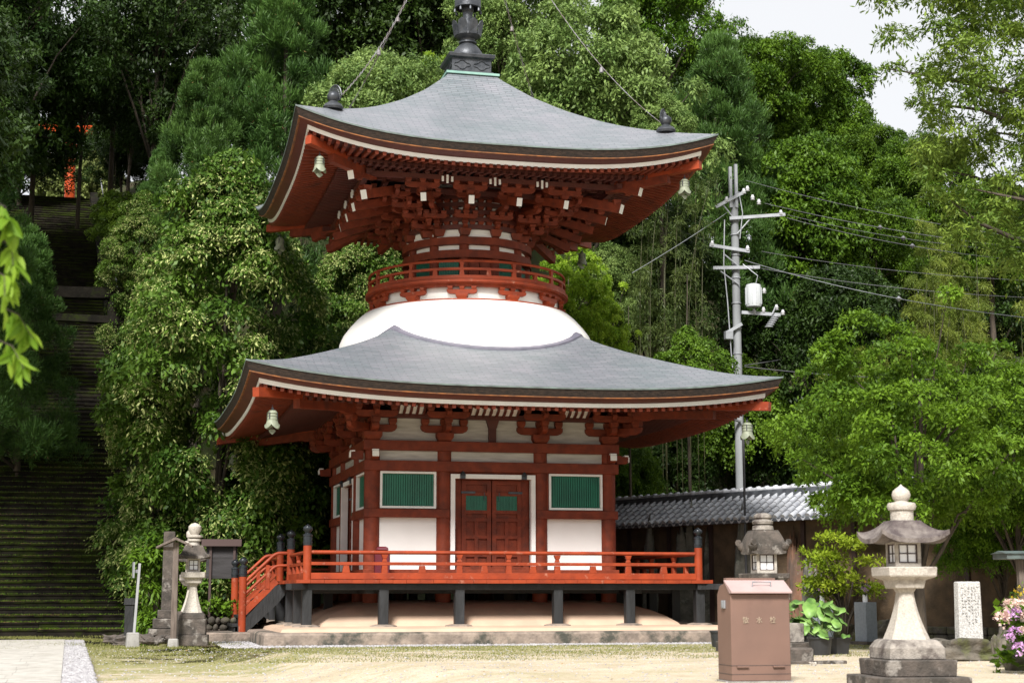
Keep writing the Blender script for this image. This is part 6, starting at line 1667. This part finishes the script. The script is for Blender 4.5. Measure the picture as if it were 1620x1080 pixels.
for v in (350, 372, 404, 440, 480, 520, 560, 600, 640): mb.lathe([(.165, -.02), (.165, .02)], 16, U(1171.5, v)) if v > 300 else None
mb.build('pole_band', METALW, t)
WR = [((1150, 337, 55), (1000, 432, 47), 2, .009), ((1178, 412, 55), (1640, 505, 44), 12, .012), ((1180, 286, 55), (1640, 380, 50), 8, .008), ((1210, 322, 55), (1640, 395, 48), 8, .010), ((1245, 340, 55), (1640, 400, 48), 10, .008), ((1245, 345, 55), (1640, 415, 47), 10, .010),
      ((1205, 398, 55), (1640, 445, 50), 8, .008), ((1178, 580, 55), (1640, 601, 44), 8, .016), ((1205, 425, 55), (1640, 472, 50), 8, .010), ((1178, 578, 55), (1330, 550, 60), 2, .014), ((1133, 388, 55), (1000, 330, 62), 2, .010)]
for i, (a, b_, sag, r) in enumerate(WR):
    A0 = Vector(at(a[0], a[2], v=a[1])); B0 = Vector(at(b_[0], b_[2], v=b_[1])); pts = []
    for q in range(25): s = q/24; p = A0.lerp(B0, s); p.z -= sag*.02*4*s*(1-s); pts.append(p)
    mb = MB(); mb.tube(pts, r, 5)
    if i in (1, 3, 4, 5):
        q = pts[14 if i == 1 else 8+i]; mb.lathe([(.02, -.08), (.09, 0), (.02, .08)], 8, tuple(q))
    o = mb.build('overhead_wire', METALW if i in (0, 1) else WIRE); tag(o, ['guy wire running from the pole top down left behind the pagoda', 'thick sagging cable with a white joint from the pole to the right edge', 'topmost thin wire crossing to the right edge', 'second wire from the top with a white spacer', 'third wire from the top with a white spacer', 'fourth wire from the top with a white spacer', 'dark wire leaving the third crossarm to the right', 'low horizontal cable running behind the cherry crown', 'dark wire just below the middle crossarm', 'short dark cable slanting up right from the lower pole', 'thin wire going left from the third crossarm'][i], 'wire', 'overhead wires of the utility pole')

# ------------------------------------------------------------------ near branch at the upper left edge
def near_branch(u, v, D, label, seed, n=34, hang=1.0):
    P = at(u, D, v=v); t = thing('near_branch', label, 'branch', P); r = np.random.default_rng(seed)
    sc = D/FPX; mb = MB(); V = []; F = []; L_ = []
    for q in range(5):
        x0 = -150*sc; x1 = (20+35*r.random())*sc; zz = (q/5)*-280*sc*hang
        pts = [Rv*x0+Vector((0, 0, zz+60*sc)), Rv*(x0*.4)+Vector((0, 0, zz+35*sc)), Rv*(x1*.5)+Vector((0, 0, zz)), Rv*x1+Vector((0, 0, zz-40*sc))]
        pts = [p+Fv*float(r.normal()*.1) for p in pts]
        mb.tube(pts, [.008, .006, .004, .002], 5)
        for w in range(n):
            s = r.random()**.7; kx = s*3; i0 = min(2, int(kx)); p = pts[i0].lerp(pts[i0+1], kx-i0); L_.append(p)
    mb.build('twigs', BARK, t)
    c = np.array([tuple(p) for p in L_]); N = len(c)
    d = np.stack([r.normal(size=N)*.5, r.normal(size=N)*.5, -np.ones(N)], 1); d /= np.linalg.norm(d, axis=1)[:, None]
    b = np.cross(d, r.normal(size=(N, 3))); b /= np.linalg.norm(b, axis=1)[:, None]
    ll = r.uniform(.10, .17, N)[:, None]; nn_ = np.cross(d, b)
    sh = [(0, 0), (.18, .13), (.45, .21), (.75, .14), (1, 0), (.75, -.14), (.45, -.21), (.18, -.13)]
    V = np.stack([c+d*ll*s+b*ll*w_+nn_*ll*(.10*abs(w_)/.2-.08*s*s) for s, w_ in sh], 1).reshape(-1, 3)
    F1 = np.arange(N)[:, None]*8; Q = np.concatenate([F1+np.array([[0, 1, 2, 3]]), F1+np.array([[0, 3, 4, 0]])], 0) if False else None
    me_ = bpy.data.meshes.new('leaves'); me_.from_pydata([tuple(x) for x in V], [], [[i*8+j for j in (0, 1, 2, 3, 4)] for i in range(N)]+[[i*8+j for j in (0, 4, 5, 6, 7)] for i in range(N)])
    a_ = me_.attributes.new('tint', 'FLOAT', 'POINT'); a_.data.foreach_set('value', np.repeat(r.random(N), 8).astype(np.float32)); me_.materials.append(LM['lime2']); me_.update()
    o = bpy.data.objects.new('leaves', me_); COL.objects.link(o); o.parent = t
LM['lime2'] = leaf_mat('near fresh leaves', (.14, .27, .02), (.26, .40, .04), .5)
near_branch(2, 330, 9.5, 'bright green drooping leaves close to the camera at the left edge', 3)
# grass and moss tufts on the yard before the platform
def tufts(name, label, fn, n, hmin, hmax, m, seed, w=.006):
    r = np.random.default_rng(seed); P = np.array([fn(r) for _ in range(n)]); a = r.uniform(0, 2*PI, n); h = r.uniform(hmin, hmax, n)
    b = np.stack([np.cos(a), np.sin(a), 0*a], 1)*w; l_ = r.normal(size=(n, 3))*.35*h[:, None]; l_[:, 2] = h
    V = np.stack([P-b, P+b, P+l_+b*.1, P+l_-b*.1], 1)
    me_ = bpy.data.meshes.new(name); np_mesh(me_, V.reshape(-1, 3), np.arange(n*4).reshape(-1, 4)); me_.materials.append(m)
    a_ = me_.attributes.new('tint', 'FLOAT', 'POINT'); a_.data.foreach_set('value', np.repeat(r.random(n), 4).astype(np.float32))
    o = bpy.data.objects.new(name, me_); COL.objects.link(o); tag(o, label, 'grass', kind='stuff'); return o
LM['grass'] = leaf_mat('yard grass', (.11, .13, .03), (.26, .25, .09), .3)
def gfn(r):
    while True:
        x = r.uniform(-9.5, 7); y = r.uniform(-14, -6.0)
        d = math.sin(x*1.7+y)*.3+math.sin(x*.6-y*1.3)*.3+math.sin(x*3.1+y*2.2)*.2
        if r.random() < (.55+.45*(y+14)/8)*(.45+d*.6) and not (y > -6.3 and abs(x) < 6.4): return (x, y, G)
tufts('grass', 'short sparse grass and moss on the sand before the pagoda platform', gfn, 32000, .006, .028, LM['grass'], 3, w=.007)
def gfn2(r):
    while True:
        x = r.uniform(-12, -5.8); y = r.uniform(-6.5, 4.3)
        if r.random() < .5+.5*math.sin(x*2+y*1.3): return (x, y, G)
tufts('grass', 'patchy moss and weeds at the foot of the long stairs', gfn2, 14000, .01, .05, LM['grass'], 4, w=.008)
def gfn3(r):
    i = int(34*r.random()**1.5); y = STY+i*tread+r.random()**2*tread*.8; return (stair_line(y)-r.uniform(0, 6.5), y, G+(i+1)*rise)
tufts('moss', 'green moss and weeds growing on the lower stone steps', gfn3, 34000, .012, .055, LM['ivy'], 5, w=.011)
tufts('litter', 'brown leaf litter lying along the lower stone steps', gfn3, 30000, .006, .022, leaf_mat('brown litter', (.09, .055, .025), (.26, .17, .08), .1), 6, w=.022)
def yp():
    return (random.uniform(-9, 7), random.uniform(-30, -6.6), G+.003)
tag(pebbles('pebbles', yp, 5200, .006, .02, PEBBLE), 'tiny stones scattered over the sandy yard', 'stones', kind='stuff')
# fallen leaves scattered on the sand
def ffn(r):
    return (r.uniform(-9, 6), r.uniform(-27, -7), G+.006)
r = np.random.default_rng(77); n = 420; Pf = np.array([ffn(r) for _ in range(n)]); a = r.uniform(0, 2*PI, n); s_ = r.uniform(.012, .03, n)
b1 = np.stack([np.cos(a), np.sin(a), r.uniform(-.2, .3, n)], 1)*s_[:, None]; b2 = np.stack([-np.sin(a), np.cos(a), r.uniform(-.1, .3, n)], 1)*s_[:, None]*.6
V = np.stack([Pf-b1, Pf+b2, Pf+b1, Pf-b2], 1); me_ = bpy.data.meshes.new('fallen_leaves'); np_mesh(me_, V.reshape(-1, 3), np.arange(n*4).reshape(-1, 4))
me_.materials.append(mat('fallen leaf', (.35, .16, .03), .7, (.20, .13, .05), .8)); o = bpy.data.objects.new('fallen_leaves', me_); COL.objects.link(o); tag(o, 'small dry leaves scattered over the sandy yard', 'leaves', kind='stuff')
